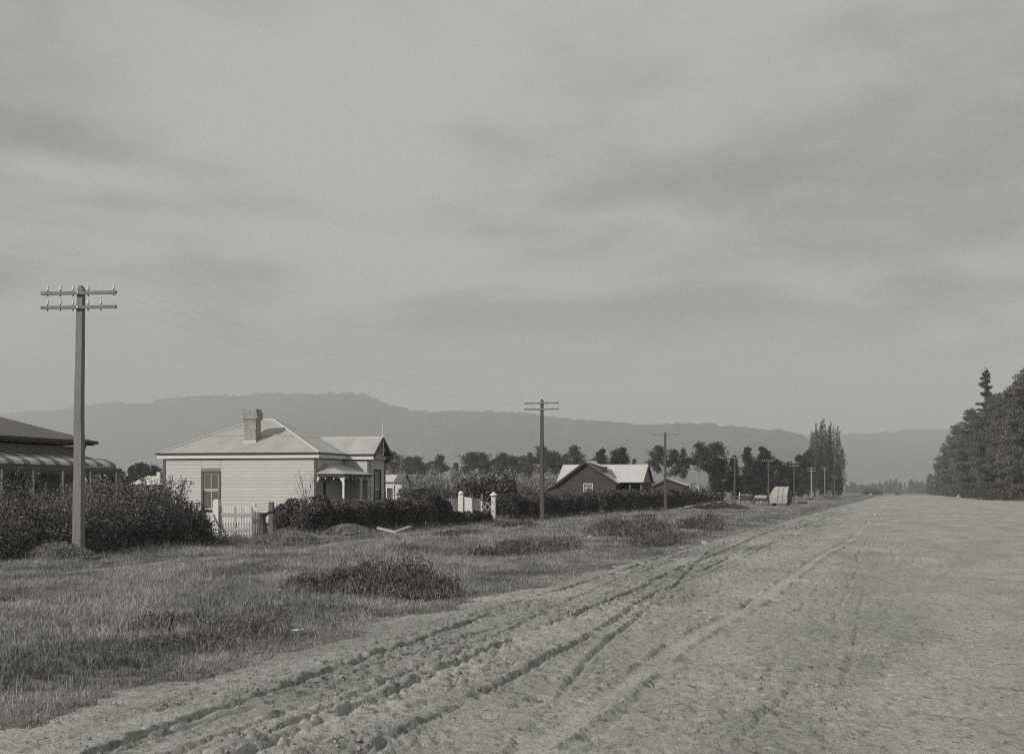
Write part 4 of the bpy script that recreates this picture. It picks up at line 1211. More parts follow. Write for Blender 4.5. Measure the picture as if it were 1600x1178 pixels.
# ------------------------------------------------------------------ little white cottage beyond
Yc = 216.0; uc, vc = UV(at(590, Yc), Yc)
wc = thing('small_cottage', 'small white cottage with veranda and gable just right of the pale cottage', 'house', W(uc, vc, 0))
board_wall(wc, -1.2, 1.7, 0, 4.6, 0.2, 3.0, M['board'], M['greyboard'], joined=True, holes=[(2.6, 3.3, 0.8, 2.2)])
sash_window(wc, -1.2 + 2.7, 1.7, 0, 0.5, 0.92, 2.1, M['white'], M['white'])
obj('side_wing', MB().prism([(3.42, 0.0, 0.1), (3.42, 3.4, 0.1), (3.42, 3.4, 3.0), (3.42, 1.7, 3.95), (3.42, 0.0, 3.0)], (-1.0, 0, 0)), M['board'], wc)
sash_window(wc, 2.72, 0.0, 0, 0.4, 1.0, 2.3, M['white'], M['white'], cols=1)
rr = [[(-1.6, 0.9, 3.05), (2.6, 0.9, 3.05), (2.6, 2.9, 4.05), (-1.6, 2.9, 4.05)], [(2.6, 4.9, 3.05), (-1.6, 4.9, 3.05), (-1.6, 2.9, 4.05), (2.6, 2.9, 4.05)],
      [(3.60, -0.25, 2.95), (3.60, 1.7, 4.08), (2.3, 1.7, 4.08), (2.3, -0.25, 2.95)], [(2.3, 3.65, 2.95), (2.3, 1.7, 4.08), (3.60, 1.7, 4.08), (3.60, 3.65, 2.95)]]
wr_ = roof_core(wc, rr, M['irondark'])
for f_ in rr[:2]: iron_face(wr_, f_, M['ironlight'], width=1.2)
ro2 = MB().prism([(3.6, -0.25, 2.98), (2.3, -0.25, 2.98), (2.3, 1.7, 4.11), (3.6, 1.7, 4.11)], (0, 0, 0.03)).prism([(3.6, 3.65, 2.98), (2.3, 3.65, 2.98), (2.3, 1.7, 4.11), (3.6, 1.7, 4.11)], (0, 0, 0.03))
obj('gable_roof', ro2, M['irondark'], wc)
obj('veranda_roof', MB().prism([(-1.5, -0.2, 2.52), (2.35, -0.2, 2.52), (2.35, 1.6, 2.92), (-1.5, 1.6, 2.92)], (0, 0, 0.04)), M['ironlight'], wc)
obj('veranda_beam', MB().box(-1.5, 2.35, -0.18, -0.1, 2.25, 2.50), M['white'], wc)
for x in (-1.3, 0.45, 1.30, 2.25):
    obj('veranda_post', MB().box(x - 0.06, x + 0.06, -0.17, -0.05, 0, 2.249), M['white'], wc)
obj('valance', arch_plate(0.51, 1.24, 2.25, 1.85, drops=0, y=-0.14), M['white'], wc)
obj('finial', MB().lathe([(0.05, 0), (0.03, 0.2), (0.02, 0.7), (0.005, 0.75)], (3.2, 1.7, 4.1), 6), M['white'], wc)

# ------------------------------------------------------------------ far white house at left
Yf = 232.0; uf, vf = UV(at(204, Yf), Yf)
fw = thing('small_house', 'far small house with pale hipped roof seen over the dark shrubs at left', 'house', W(uf, vf, 0))
board_wall(fw, 0, 0, 0, 4.5, 0.2, 2.75, M['greyboard'], M['greyboard'], joined=True, holes=[(1.6, 2.5, 0.9, 2.1)])
sash_window(fw, 1.7, 0, 0, 0.7, 1.0, 2.0, M['white'], M['white'])
obj('side_wall', MB().box(4.42, 4.52, 0.12, 5, 0.2, 2.74).box(0.0, 4.4, 4.9, 5, 0.2, 2.74).box(-0.02, 0.08, 0.12, 4.88, 0.2, 2.74), M['greyboard'], fw)
q = [(-0.35, -0.35, 2.74), (4.85, -0.35, 2.74), (4.85, 5.35, 2.74), (-0.35, 5.35, 2.74)]; qr = [(1.5, 2.5, 4.05), (2.9, 2.5, 4.05)]
ff = [[q[0], q[1], qr[1], qr[0]], [q[1], q[2], qr[1]], [q[2], q[3], qr[0], qr[1]], [q[3], q[0], qr[0]]]
fr_ = roof_core(fw, ff, M['irondark'])
for f_ in ff: iron_face(fr_, f_, M['ironlight'], width=1.1)
obj('chimney', MB().box(4.0, 4.45, 0.3, 0.75, 2.9, 4.35).box(3.94, 4.51, 0.24, 0.81, 4.35, 4.55), M['white'], fw)

# ------------------------------------------------------------------ far low hut and far cart
Yh = 640.0; uh, vh = UV(at(1345, Yh), Yh)
hut = thing('low_hut', 'distant low hut with hipped roof at the end of the road', 'hut', W(uh, vh, 0))
obj('wall', MB().box(0.6, 8.4, 0.5, 5, 0, 1.5), M['oldwood'], hut)
obj('window', MB().box(3.3, 4.3, 0.42, 0.49, 0.5, 1.3), M['white'], hut)
rq = [(-0.4, -0.3, 1.4), (9.4, -0.3, 1.4), (9.4, 5.8, 1.4), (-0.4, 5.8, 1.4)]; rt = [(2.6, 2.8, 3.1), (4.2, 2.8, 3.1)]
hr = [[rq[0], rq[1], rt[1], rt[0]], [rq[1], rq[2], rt[1]], [rq[2], rq[3], rt[0], rt[1]], [rq[3], rq[0], rt[0]]]
ho = roof_core(hut, hr, M['darktrim'])

# ------------------------------------------------------------------ vehicles by the verge
def wheel(parent, x, y, r, m=None, wd=0.07, spokes=12, ax='x'):
    w_ = bpy.data.objects.new('wheel', None)
    rim = MB(); n_ = 20
    for k in range(n_):
        a0, a1 = 2 * math.pi * k / n_, 2 * math.pi * (k + 1) / n_
        pts = []
        for a in (a0, a1):
            for rr_ in (r, r - 0.07):
                for s in (-wd / 2, wd / 2): pts.append((x + s, y + rr_ * math.cos(a), r + rr_ * math.sin(a)))
        rim.add(pts, [(0, 1, 5, 4), (2, 6, 7, 3), (0, 4, 6, 2), (1, 3, 7, 5)])
    wo = obj('wheel', rim, m or M['oldwood'], parent)
    sp = MB()
    for k in range(spokes):
        a = 2 * math.pi * k / spokes
        sp.beam((x, y, r), (x, y + (r - 0.05) * math.cos(a), r + (r - 0.05) * math.sin(a)), 0.035, 0.035, (1, 0, 0))
    obj('spokes', sp, m or M['oldwood'], wo)
    obj('hub', MB().tube([(x - 0.12, y, r), (x + 0.12, y, r)], 0.09, 8), M['metal'], wo)
    return wo
def cart(px, Y, label, wid, board, load=False):
    u, v = UV(at(px, Y), Y)
    t = thing('cart', label, 'cart', W(u, v, 0.0), -AZ, 'farm carts standing on the grass')
    for s in (-1, 1): wheel(t, s * (wid / 2), 0.6, 0.62)
    obj('body', MB().box(-wid / 2 + 0.16, wid / 2 - 0.16, -0.2, 1.8, 0.62, 0.98).box(-wid / 2 + 0.155, -wid / 2 + 0.2, -0.2, 1.8, 0.981, 1.28).box(wid / 2 - 0.2, wid / 2 - 0.155, -0.2, 1.8, 0.981, 1.28), M['darkboard'], t)
    obj('tailboard', MB().box(-wid / 2 + 0.14, wid / 2 - 0.14, -0.26, -0.205, 0.95, 1.30), board, t)
    obj('axle', MB().tube([(-wid / 2, 0.6, 0.62), (wid / 2, 0.6, 0.62)], 0.045, 6), M['metal'], t)
    for s in (-1, 1): obj('shaft', MB().tube([(s * 0.4, 1.8, 0.66), (s * 0.38, 3.8, 0.08)], [0.045, 0.03], 6), M['oldwood'], t)
    if load:
        obj('load', MB().box(-0.75, -0.2, 0.1, 0.9, 0.982, 1.38).box(-0.1, 0.3, 0.2, 0.9, 0.982, 1.42).box(0.36, 0.72, 0.1, 1.0, 0.982, 1.36), M['plank'], t)
    return t
cart(1189, 200, 'farm cart with pale tailboard standing left of the canvas cart', 1.75, M['plank'])
cart(1166, 213, 'dark loaded farm cart left of the cart with pale tailboard', 1.75, M['darkboard'], True)

Yv = 196.0; uv_, vv_ = UV(at(1217, Yv), Yv)
cc = thing('canvas_cart', 'large grey canvas covered cart parked on the grass by the telegraph poles', 'cart', W(uv_, vv_, 0), -AZ - 0.22)
obj('chassis', MB().box(-1.12, 1.12, 0.0, 1.7, 0.42, 0.56).box(-0.9, -0.8, 0.1, 1.6, 0.0, 0.42).box(0.8, 0.9, 0.1, 1.6, 0.0, 0.42), M['darkboard'], cc)
for s in (-1, 1):
    for y in (0.3, 1.5): 
        pass
xl, xr = -1.16, 1.06
cv = MB(); nx = 12
def sec(x, y, z): return (x, y, z)
rows_ = [(-0.02, 0.34, 0), (-0.06, 0.85, 0), (-0.02, 1.30, 0), (0.10, 1.62, 0.14), (0.36, 2.02, 0.30), (0.70, 2.34, 0.46), (0.95, 2.40, 0.52), (1.25, 2.30, 0.46), (1.60, 1.95, 0.28), (1.86, 1.35, 0), (1.86, 0.34, 0)]
for (y, z, ins) in rows_:
    for k in range(nx + 1):
        x = (xl + ins) + (xr - xl - ins) * k / nx
        sag = 0.035 * math.sin(math.pi * ((k * 3 / nx) % 1.0))
        cv.v.append((x, y + sag * (1 if y < 0.9 else -1) * 0.7, z - sag * (0.6 if z > 1.4 else 0)))
for i in range(len(rows_) - 1):
    for k in range(nx):
        o = i * (nx + 1) + k; cv.f.append((o, o + 1, o + nx + 2, o + nx + 1))
cv.f.append(tuple(i * (nx + 1) for i in range(len(rows_))))
obj('canvas_cover', cv, M['canvas'], cc)
hp = MB()
for x in (1.07,):
    pass
for x in (-0.12, 0.47):
    hp.tube([(x, y - 0.03 if y < 0.9 else y + 0.03, z + 0.015) for (y, z, ins) in rows_], 0.018, 4)
for x in (1.07,):
    hp.tube([(x, y, z) for (y, z, ins) in rows_], 0.03, 5)
obj('hoop', hp, M['oldwood'], cc)
for s in (-0.75, 0.75): wheel(cc, s + 0.0, 0.85 - 1.0 + 1.0, 0.40)
obj('inner_shade_box', MB().box(0.1, 1.0, 0.1, 1.6, 0.562, 1.2), M['darktrim'], cc)  # blackish block standing in for the shade inside the open end
Yt = 222; ut, vt = UV(at(1254, Yt), Yt)
tr_ = thing('trough', 'low dark trough on the grass right of the canvas cart', 'trough', W(ut, vt, 0.0))
obj('side_board', MB().box(-0.62, 0.62, -0.25, -0.2, 0.0, 0.40).box(-0.62, 0.62, 0.2, 0.25, 0.0, 0.40), M['darktrim'], tr_)
obj('end_board', MB().box(-0.62, -0.57, -0.199, 0.199, 0.0, 0.40).box(0.57, 0.62, -0.199, 0.199, 0.0, 0.40), M['darktrim'], tr_)
obj('bottom_board', MB().box(-0.569, 0.569, -0.199, 0.199, 0.02, 0.06), M['darktrim'], tr_)
# box of pale stuff beside the canvas cart and mounds beyond
Yb = 205; ub, vb2 = UV(at(1236, Yb), Yb)
tag(obj('crate', MB().box(-0.42, 0.42, -0.4, 0.4, 0, 1.05).box(-0.46, 0.46, -0.44, 0.44, 1.052, 1.1).box(-0.46, 0.46, -0.44, -0.402, 0.5, 0.58), M['oldwood'], None, W(ub, vb2, 0), -AZ), 'grey wooden crate close to the open end of the canvas cart', 'crate')
# far cart on the road
cf = cart(1402, 620, 'tiny distant cart on the road right of the low hut', 1.7, M['darkboard'])
cf['group'] = 'carts on the road'
# post-and-rail fence beyond the brush pile
Yr1 = 230
ur0, vr0 = UV(at(1108, Yr1), Yr1)
pf = thing('rail_fence', 'low post and rail fence between brush pile and carts', 'fence', W(ur0, vr0, 0))
for k in range(7):
    x = 1.45 * k
    obj('post', MB().box(x - 0.08, x + 0.08, -0.08, 0.08, -0.2, 1.3 + (0.35 if k in (1, 3) else 0)), M['white'] if k in (1, 3, 5) else M['oldwood'], pf)
for z in (0.55, 1.05):
    obj('rail', MB().box(-0.1, 8.9, -0.12, -0.085, z - 0.06, z + 0.06), M['oldwood'], pf)

# ------------------------------------------------------------------ fence line: picket gate, posts, stump
FV = -22.7
GY = 56.6
gu, gv = UV(at(343.5, GY), GY)
gate = thing('picket_gate', 'pale picket gate standing between the dark hedges before the pale cottage', 'gate', Wg(gu, gv))
pk = MB().prism([(0, -0.012, 0.06), (0.036, -0.012, 0.06), (0.036, -0.012, 1.17), (0.018, -0.012, 1.24), (0, -0.012, 1.17)], (0, 0.022, 0)).mesh('picket')
for x in [0.045 + 0.061 * k for k in range(19)]:
    if abs(x - 0.59) < 0.03: continue
    link('picket', pk, M['white'], gate, (x, 0, random.uniform(-0.025, 0.02)))
for z in (0.36, 0.88):
    for a, b in ((0.0, 0.553), (0.625, 1.18)):
        obj('rail', MB().box(a, b, -0.040, -0.0125, z - 0.06, z + 0.06), M['rail'], gate)
for x in (0.0, 0.556, 1.181):
    obj('stile', MB().box(x, x + 0.066, -0.0405, 0.012, 0.05, 1.16), M['rail'], gate)
gpu, gpv = UV(at(338.5, GY), GY)
gp = thing('gatepost', 'stout white square gatepost at the left end of the picket gate', 'gatepost', Wg(gpu, gpv))
obj('post', MB().box(-0.105, 0.105, -0.105, 0.105, -0.3, 1.38), M['white'], gp)
obj('cap', MB().taper(0, 0, 1.382, 1.43, 0.21, 0.10), M['white'], gp)
obj('strut', MB().beam((-0.08, -0.135, 0.90), (0.20, -0.15, 0.32), 0.03, 0.045), M['oldwood'], gp)
g2u, g2v = UV(at(402, GY), GY)
gp2 = thing('gatepost', 'broad boarded gatepost with pointed top at the right end of the picket gate', 'gatepost', Wg(g2u, g2v))
for x, zt in ((-0.19, 1.36), (-0.065, 1.16), (0.06, 1.06)):
    obj('board', MB().prism([(x, -0.02, -0.2), (x + 0.122, -0.02, -0.2), (x + 0.122, -0.02, zt - 0.13), (x, -0.02, zt)], (0, 0.04, 0)), M['frieze'], gp2)
for px, yt, wd_, lab in ((398, 788, 0.09, 'thin bare fence post right of the picket gate'), (424, 784, 0.16, 'short broad fence post rising over the hedge right of the picket gate'), (378.5, 793, 0.07, 'thin stake behind the middle of the picket gate')):
    u = 56.5 if px < 410 else 59
    Yp = 59.0 if px > 380 else 62.0
    X = at(px, Yp)
    o = thing('fence_post', lab, 'post', (X, Yp, 0))
    obj('post', MB().box(-wd_ / 2, wd_ / 2, -wd_ / 2, wd_ / 2, -0.3, zat(yt, Yp)), M['oldwood'], o)
su, sv_ = UV(at(411, 56.4), 56.4)
st = thing('tree_stump', 'dark flared tree stump beside the pointed gatepost', 'stump', Wg(su, sv_))
obj('trunk', MB().lathe([(0.33, -0.15), (0.27, 0.05), (0.18, 0.28), (0.11, 0.55), (0.095, 0.80), (0.13, 0.92), (0.08, 0.97)], (0, 0, 0), 10), M['darktrim'], st)
obj('root', MB().tube([(0.12, -0.06, 0.12), (0.34, -0.25, 0.02), (0.5, -0.4, -0.08)], [0.1, 0.07, 0.03], 6).tube([(-0.12, -0.06, 0.12), (-0.3, -0.3, 0.02), (-0.36, -0.45, -0.08)], [0.1, 0.07, 0.03], 6), M['darktrim'], st)
obj('limb', MB().tube([(0.02, 0.05, 0.86), (0.14, 0.25, 0.98), (0.30, 0.45, 1.0)], [0.07, 0.05, 0.03], 6), M['darktrim'], st)

# second gateway: white pillar with cap, lattice gate, white wing boards
G2 = 90.0
pl = thing('gatepost', 'white gatepost with mushroom cap beside the lattice gate', 'gatepost', W(G2, FV, 0))
obj('post', MB().box(-0.12, 0.12, -0.12, 0.12, -0.2, 1.48), M['frieze'], pl)
obj('cap', MB().lathe([(0.14, 1.482), (0.24, 1.52), (0.25, 1.56), (0.16, 1.62), (0.11, 1.66), (0.10, 1.70), (0.03, 1.73)], (0, 0, 0), 10), M['white'], pl, smooth=True)
lg = thing('lattice_gate', 'weathered lattice gate leaning open left of the mushroom capped gatepost', 'gate', W(G2 - 1.6, FV + 0.05, 0), -AZ + 0.12)
obj('top_rail', MB().box(-0.36, 0.36, -0.03, 0.03, 1.10, 1.18), M['oldwood'], lg)
obj('middle_rail', MB().box(-0.36, 0.36, -0.03, 0.03, 0.60, 0.67), M['oldwood'], lg)
obj('bottom_rail', MB().box(-0.36, 0.36, -0.03, 0.03, 0.06, 0.13), M['oldwood'], lg)
for s in (-1, 1): obj('stile', MB().box(s * 0.36 - 0.04, s * 0.36 + 0.04, -0.034, 0.034, 0.0, 1.22), M['frieze'], lg)
for za, zb in ((0.13, 0.60), (0.67, 1.10)):
    for xa, xb in ((-0.32, 0.0), (0.0, 0.32), (0.0, -0.32), (0.32, 0.0)):
        obj('lattice_bar', MB().beam((xa, -0.04 if xa < xb else -0.07, za), (xb, -0.04 if xa < xb else -0.07, zb), 0.05, 0.028), M['frieze'], lg)
wp = thing('wing_fence', 'short white boarded wing fence with a round topped post', 'fence', W(83.2, FV - 0.1, 0))
obj('post', MB().box(-0.13, 0.13, -0.13, 0.13, -0.2, 1.55), M['white'], wp)
obj('knob', MB().lathe([(0.10, 1.552), (0.15, 1.60), (0.14, 1.70), (0.07, 1.77), (0.02, 1.79)], (0, 0, 0), 10), M['white'], wp, smooth=True)
for k in range(4):
    z = 0.66 + 0.21 * k
    obj('board', MB().prism([(0.135, -0.02, z), (0.62, -0.02, z), (0.62, -0.02, z + 0.20 - (0.10 if k == 3 else 0)), (0.135, -0.02, z + 0.20)], (0, 0.035, 0)), M['white'], wp)
obj('end_post', MB().box(0.622, 0.70, -0.05, 0.05, -0.2, 1.45), M['oldwood'], wp)
# weathered paling fence between
pg = thing('paling_fence', 'weathered grey paling fence beyond the hedge left of the white wing fence', 'fence', W(97, -29.2, 0))
pm2 = MB().box(0, 0.085, -0.012, 0.012, 0.05, 1.32).mesh('paling')
for k in range(34):
    link('paling', pm2, M['oldwood'], pg, (0.115 * k, 0, random.uniform(-0.06, 0.05)))
for x in (0.0, 1.35, 2.7, 3.95):
    obj('post', MB().box(x - 0.06, x + 0.06, 0.05, 0.16, -0.2, 1.45 + 0.25 * ((x * 7) % 1)), M['oldwood'], pg)
obj('rail', MB().box(-0.1, 4.0, 0.014, 0.048, 1.0, 1.1), M['oldwood'], pg)
obj('rail', MB().box(-0.1, 4.0, 0.014, 0.048, 0.3, 0.4), M['oldwood'], pg)
# flywheel over the hedge
Yw = 112.0; uw, vw = UV(at(823, Yw), Yw)
fwl = thing('flywheel', 'dark spoked iron wheel rising above the clipped hedge beside second pole', 'wheel', W(uw, vw, 0))
zc = 1.66; R_ = 0.44
rim = MB(); n_ = 28
rim.tube([(R_ * math.cos(2 * math.pi * k / n_), 0, zc + R_ * math.sin(2 * math.pi * k / n_)) for k in range(n_ + 1)], 0.042, 6, False)
obj('rim', rim, M['metal'], fwl)
for k in range(6):
    a = math.pi * (k + 0.5) / 3
    obj('spoke', MB().tube([(0.06 * math.cos(a), 0, zc + 0.06 * math.sin(a)), (0.42 * math.cos(a + 0.25), 0, zc + 0.42 * math.sin(a + 0.25))], 0.02, 5), M['metal'], fwl)
obj('hub', MB().tube([(0, -0.1, zc), (0, 0.1, zc)], 0.08, 8), M['metal'], fwl)
obj('stand', MB().beam((-0.4, 0.15, 0), (0, 0.15, zc), 0.09, 0.09).beam((0.4, 0.152, 0), (0, 0.152, zc), 0.09, 0.09), M['oldwood'], fwl)

# ------------------------------------------------------------------ hedges and garden shrubs
G = 'hedges along the front fences'
hedge('hedge', 'dark informal hedge in front of the pale cottage, right of the stump', 57.8, 79.3, FV - 0.1, 1.9, 1.36, 62000, 0.055, M['hedge'], 301, G, lump=0.22, profile=[(0, 0.85), (0.1, 1.05), (0.3, 0.90), (0.55, 1.0), (0.9, 1.0), (1, 0.8)])
hedge('hedge', 'low scraggy hedge below the white wing fence', 79.0, 86.8, FV + 0.1, 1.5, 0.72, 11000, 0.06, M['hedge'], 302, G, lump=0.3)
hedge('hedge', 'tall clipped dark hedge behind the second telegraph pole', 91.2, 119.5, FV - 0.2, 2.2, 1.50, 48000, 0.075, M['hedge'], 303, G, lump=0.07)
hedge('hedge', 'long clipped dark hedge in front of the dark gabled house', 121.5, 190, FV - 0.2, 2.2, 1.80, 56000, 0.11, M['hedge'], 304, G, lump=0.08)
hedge('hedge', 'scrubby hedge end beyond the one-armed telegraph pole', 190.5, 214, FV - 0.6, 2.0, 1.5, 6000, 0.19, M['hedge'], 305, G, lump=0.3)
GS = 'dark shrubs along the left fence'
shrub('shrub', 'soft dark shrub at the left edge in front of the villa', 37.5, -23.0, 1.9, 2.6, 1.75, 34000, 0.038, M['shrub'], GS, seed=311, blobs=[(0, 0, 1, 1, 1), (0.2, -0.8, 0.8, 0.7, 0.85)], sprays=5)
shrub('shrub', 'dark leafy shrub right behind the nearest telegraph pole', 41.3, -22.9, 1.6, 2.2, 1.62, 36000, 0.038, M['shrub'], GS, seed=312, blobs=[(0, 0, 1, 1, 1), (0, 0.7, 0.8, 0.7, 0.9), (0.2, -0.7, 0.9, 0.6, 0.9)], sprays=6)
shrub('shrub', 'dense dark shrub between nearest pole and picket gate', 44.6, -22.8, 1.6, 2.1, 1.72, 38000, 0.038, M['shrub'], GS, seed=313, blobs=[(0, 0, 1, 1, 1), (0.1, 0.7, 0.9, 0.7, 0.8)], sprays=8)
shrub('shrub', 'shrub with tall sprays against the left end of the pale cottage', 47.6, -23.0, 1.3, 1.5, 1.85, 24000, 0.038, M['shrub'], GS, seed=314, sprays=16, blobs=[(0, 0, 1, 1, 0.95), (0.2, 0.7, 0.9, 0.8, 0.62)])
shrub('shrub', 'low dark shrub left of the white square gatepost', 48.6, -22.7, 0.75, 0.8, 0.75, 9000, 0.036, M['shrub'], GS, seed=315, sprays=3)
shrub('shrub', 'low pale flowering shrub under the cottage side window', 60.0, -30.2, 1.3, 1.0, 1.25, 2600, 0.08, M['scrub'], 'garden shrubs', seed=316)
# leafless shrub against the pale wall
rgt = random.Random(5)
bs = thing('bare_shrub', 'leafless shrub with thin stems against the pale cottage wall', 'shrub', W(65.0, -24.6, 0))
tw = MB()
for k in range(13):
    a = rgt.uniform(-1, 1); hh = rgt.uniform(1.7, 2.7)
    p0 = Vector((rgt.uniform(-.1, .1), 0, 0)); p1 = Vector((a * 0.35, rgt.uniform(-.3, .3), hh * 0.5)); p2 = Vector((a * 0.95, rgt.uniform(-.5, .5), hh))
    tw.tube([p0, p1, p2], [0.022, 0.015, 0.005], 4, False)
    for j in range(3):
        q = p1.lerp(p2, rgt.uniform(0.1, 0.8)); tw.tube([q, q + Vector((rgt.uniform(-.3, .3), rgt.uniform(-.2, .2), rgt.uniform(.2, .5)))], [0.008, 0.003], 3, False)
obj('stems', tw, M['twig'], bs)

# ------------------------------------------------------------------ verge: gorse clumps, mounds, brush, litter
GG = 'dark gorse clumps on the verge'
def gp_(px, py):
    Y = CAM_H * F / (py - HZ); return UV(at(px, Y), Y)
CL = [(600, 925, 0.95, 1.1, 0.50, 5200, 'largest dark gorse clump on the near verge beside the road'),
      (655, 930, 0.70, 0.8, 0.36, 3000, 'gorse clump at the right end of the largest clump'),
      (515, 925, 0.75, 0.9, 0.30, 3000, 'low gorse clump left of the largest clump'),
      (300, 1005, 0.55, 0.8, 0.16, 1500, 'small flat dark tussock nearest the road on the near verge'),
      (262, 985, 0.5, 0.9, 0.16, 1400, 'small dark tussock left of the flat one on the near verge'),
      (385, 985, 0.5, 0.7, 0.18, 1500, 'small dark tussock below the low gorse clump'),
      (840, 862, 1.3, 2.2, 0.42, 2600, 'low gorse patch on the verge below the second pole'),
      (770, 868, 0.9, 1.4, 0.28, 1500, 'flat gorse patch left of the one below the second pole'),
      (990, 838, 1.5, 3.0, 0.85, 4200, 'broad dark gorse thicket on the middle verge'),
      (1025, 850, 1.0, 2.0, 0.50, 2000, 'gorse patch at the road side of the broad thicket'),
      (960, 833, 1.1, 2.0, 0.60, 2000, 'gorse patch at the left side of the broad thicket'),
      (1097, 828, 1.1, 2.2, 0.80, 2400, 'rounded gorse clump right of the broad thicket'),
      (715, 838, 0.9, 1.5, 0.28, 1200, 'low dark tussock under the lattice gate'),
      (805, 824, 1.0, 1.6, 0.35, 1200, 'low brush between lattice gate and second pole')]
for i, (px, py, rx, ry, hh, n_, lab) in enumerate(CL):
    u, v = gp_(px, py)
    Y = CAM_H * F / (py - HZ)
    gt_ = shrub('gorse_clump', lab, u, v, rx * 0.95, ry * 0.7, hh * (1.4 if py > 900 else 1.15), int(n_ * (1.25 if py < 950 else 0.6)), 0.006 + 0.00026 * Y, M['gorse'], GG, cat='bush', seed=330 + i, spike=True, blobs=[(0, 0, 1, 1, 0.8), (0.5, 0.4, 0.6, 0.6, 1.0), (-0.5, -0.3, 0.6, 0.7, 0.7), (0.1, -0.9, 0.7, 0.6, 0.5)])
    rgd = np.random.default_rng(700 + i); nd = int(n_ * (0.35 if py > 900 else 0.12))
    q_ = np.sqrt(rgd.random(nd)) * 1.25; a_ = rgd.random(nd) * 6.283
    Cd = np.stack([rx * q_ * np.cos(a_), ry * 0.85 * q_ * np.sin(a_), hh * (0.15 + 0.75 * rgd.random(nd) * np.clip(1.15 - q_ * 0.8, 0.2, 1))], 1)
    Vd, fd, sd_ = quads(Cd, 0.006 + 0.00024 * Y, rgd, 11.0, upbias=1.8)
    do2 = link('dry_grass', foliage_mesh('dry_grass', Vd, fd, sd_), M['drygrass'], gt_); do2['kind'] = 'stuff'
def mound(px, py, rx, ry, hh, lab, seed, dry=1800, m='soil', dk=True):
    u, v = gp_(px, py)
    t = thing('earth_mound', lab, 'mound', Wg(u, v), -AZ, 'earth mounds along the verge')
    b = MB(); nr, na = 10, 26
    b.v.append((0, 0, hh))
    for r in range(1, nr + 1):
        for k in range(na):
            a = 2 * math.pi * k / na; q = r / nr
            nn = float(fbm(np.array([math.cos(a) * q * 3 + seed]), np.array([math.sin(a) * q * 3]), 3, seed)[0]) - 0.5
            b.v.append((rx * q * math.cos(a) * (1 + nn * 0.4), ry * q * math.sin(a) * (1 + nn * 0.4), hh * (1 - q ** 1.7) * (1 + nn * 1.2) - (0.08 if r == nr else 0)))
    for k in range(na): b.f.append((0, 1 + k, 1 + (k + 1) % na))
    for r in range(nr - 1):
        for k in range(na):
            a = 1 + r * na + k; c = 1 + r * na + (k + 1) % na
            b.f.append((a, a + na, c + na, c))
    obj('soil', b, M[m], t, smooth=True)
    rg_ = np.random.default_rng(seed)
    q = np.sqrt(rg_.random(dry)) * 1.05; a = rg_.random(dry) * 6.283
    C = np.stack([rx * q * np.cos(a), ry * q * np.sin(a), hh * (1 - np.minimum(q, 1) ** 1.7) + 0.03], 1)
    Yd = CAM_H * F / (py - HZ)
    V, f, s_ = quads(C, 0.016 + 0.0003 * Yd, rg_, 7.0, upbias=0.6, spread=1.2)
    o = link('dry_grass', foliage_mesh('dry_grass', V, f, s_), M['drygrass'], t); o['kind'] = 'stuff'
mound(92, 877, 0.95, 0.9, 0.36, 'grassy earth mound at the foot of the nearest pole', 401)
mound(447, 851, 1.3, 1.8, 0.35, 'dry grass mound right of the tree stump', 402)
mound(543, 838, 1.1, 1.6, 0.42, 'dark heap of cuttings before the cottage hedge', 403, m='ground')
mound(1290, 781, 3.5, 6, 1.0, 'low far earth bank below the poplars', 404, 700)
mound(940, 801, 1.6, 4, 0.35, 'low grassy bank in front of the dark gabled house', 405, 900)
# brush pile
u, v = gp_(1120, 796)
bp = thing('brush_pile', 'pile of cut branches on the grass left of the carts', 'brush pile', W(u, v, 0))
for k in range(46):
    x = rgt.uniform(-2.4, 2.4); y = rgt.uniform(-2.5, 2.5); a = rgt.gauss(0.25, 0.35); l = rgt.uniform(1.2, 2.6)
    zb = max(0.04, 0.95 * (1 - abs(x) / 3.4) * rgt.random())
    obj('branch', MB().tube([(x - l / 2, y, zb), (x, y + rgt.uniform(-.2, .2), zb + 0.12), (x + l / 2, y + rgt.uniform(-.4, .4), max(0.02, zb - l * math.sin(a) * 0.35))], [0.05, 0.035, 0.012], 4), M['bark'] if k % 3 else M['palebark'], bp)
C = rng.normal(size=(1500, 3)) * np.array([1.35, 1.3, 0.25]); C[:, 2] = np.abs(C[:, 2]) + 0.08
C[:, 2] = np.minimum(C[:, 2], 0.95 - np.abs(C[:, 0]) * 0.28); C = C[C[:, 2] > 0.02]
V, f, s_ = quads(C, 0.13, rng, 2.5)
link('dead_leaves', foliage_mesh('dead_leaves', V, f, s_), M['midscrub'], bp)
# two loose planks
def plank(px0, py0, px1, py1, dY, lab, thick, z0, z1, wd_=0.16):
    Ya = CAM_H * F / ((py0 + py1) / 2 - HZ + 2)
    p = Vector((at(px0, Ya - dY), Ya - dY, z0)); q = Vector((at(px1, Ya + dY), Ya + dY, z1))
    c = (p + q) / 2; u, v = UV(c.x, c.y)
    c = Vector((c.x, c.y, gzs(u, v)))
    o = obj('plank', MB().beam(p - Vector((c.x, c.y, 0)), q - Vector((c.x, c.y, 0)), wd_, thick), M['plank'], None, tuple(c))
    return tag(o, lab, 'plank', 'loose planks on the grass')
plank(591, 829, 621, 835, -0.5, 'pale loose plank, the lower of two lying crossed before the hedge', 0.09, 0.22, 0.05)
plank(616, 833, 640, 826, 0.9, 'pale loose plank, the upper of two, propped against the hedge foot', 0.05, 0.05, 0.24, 0.2)
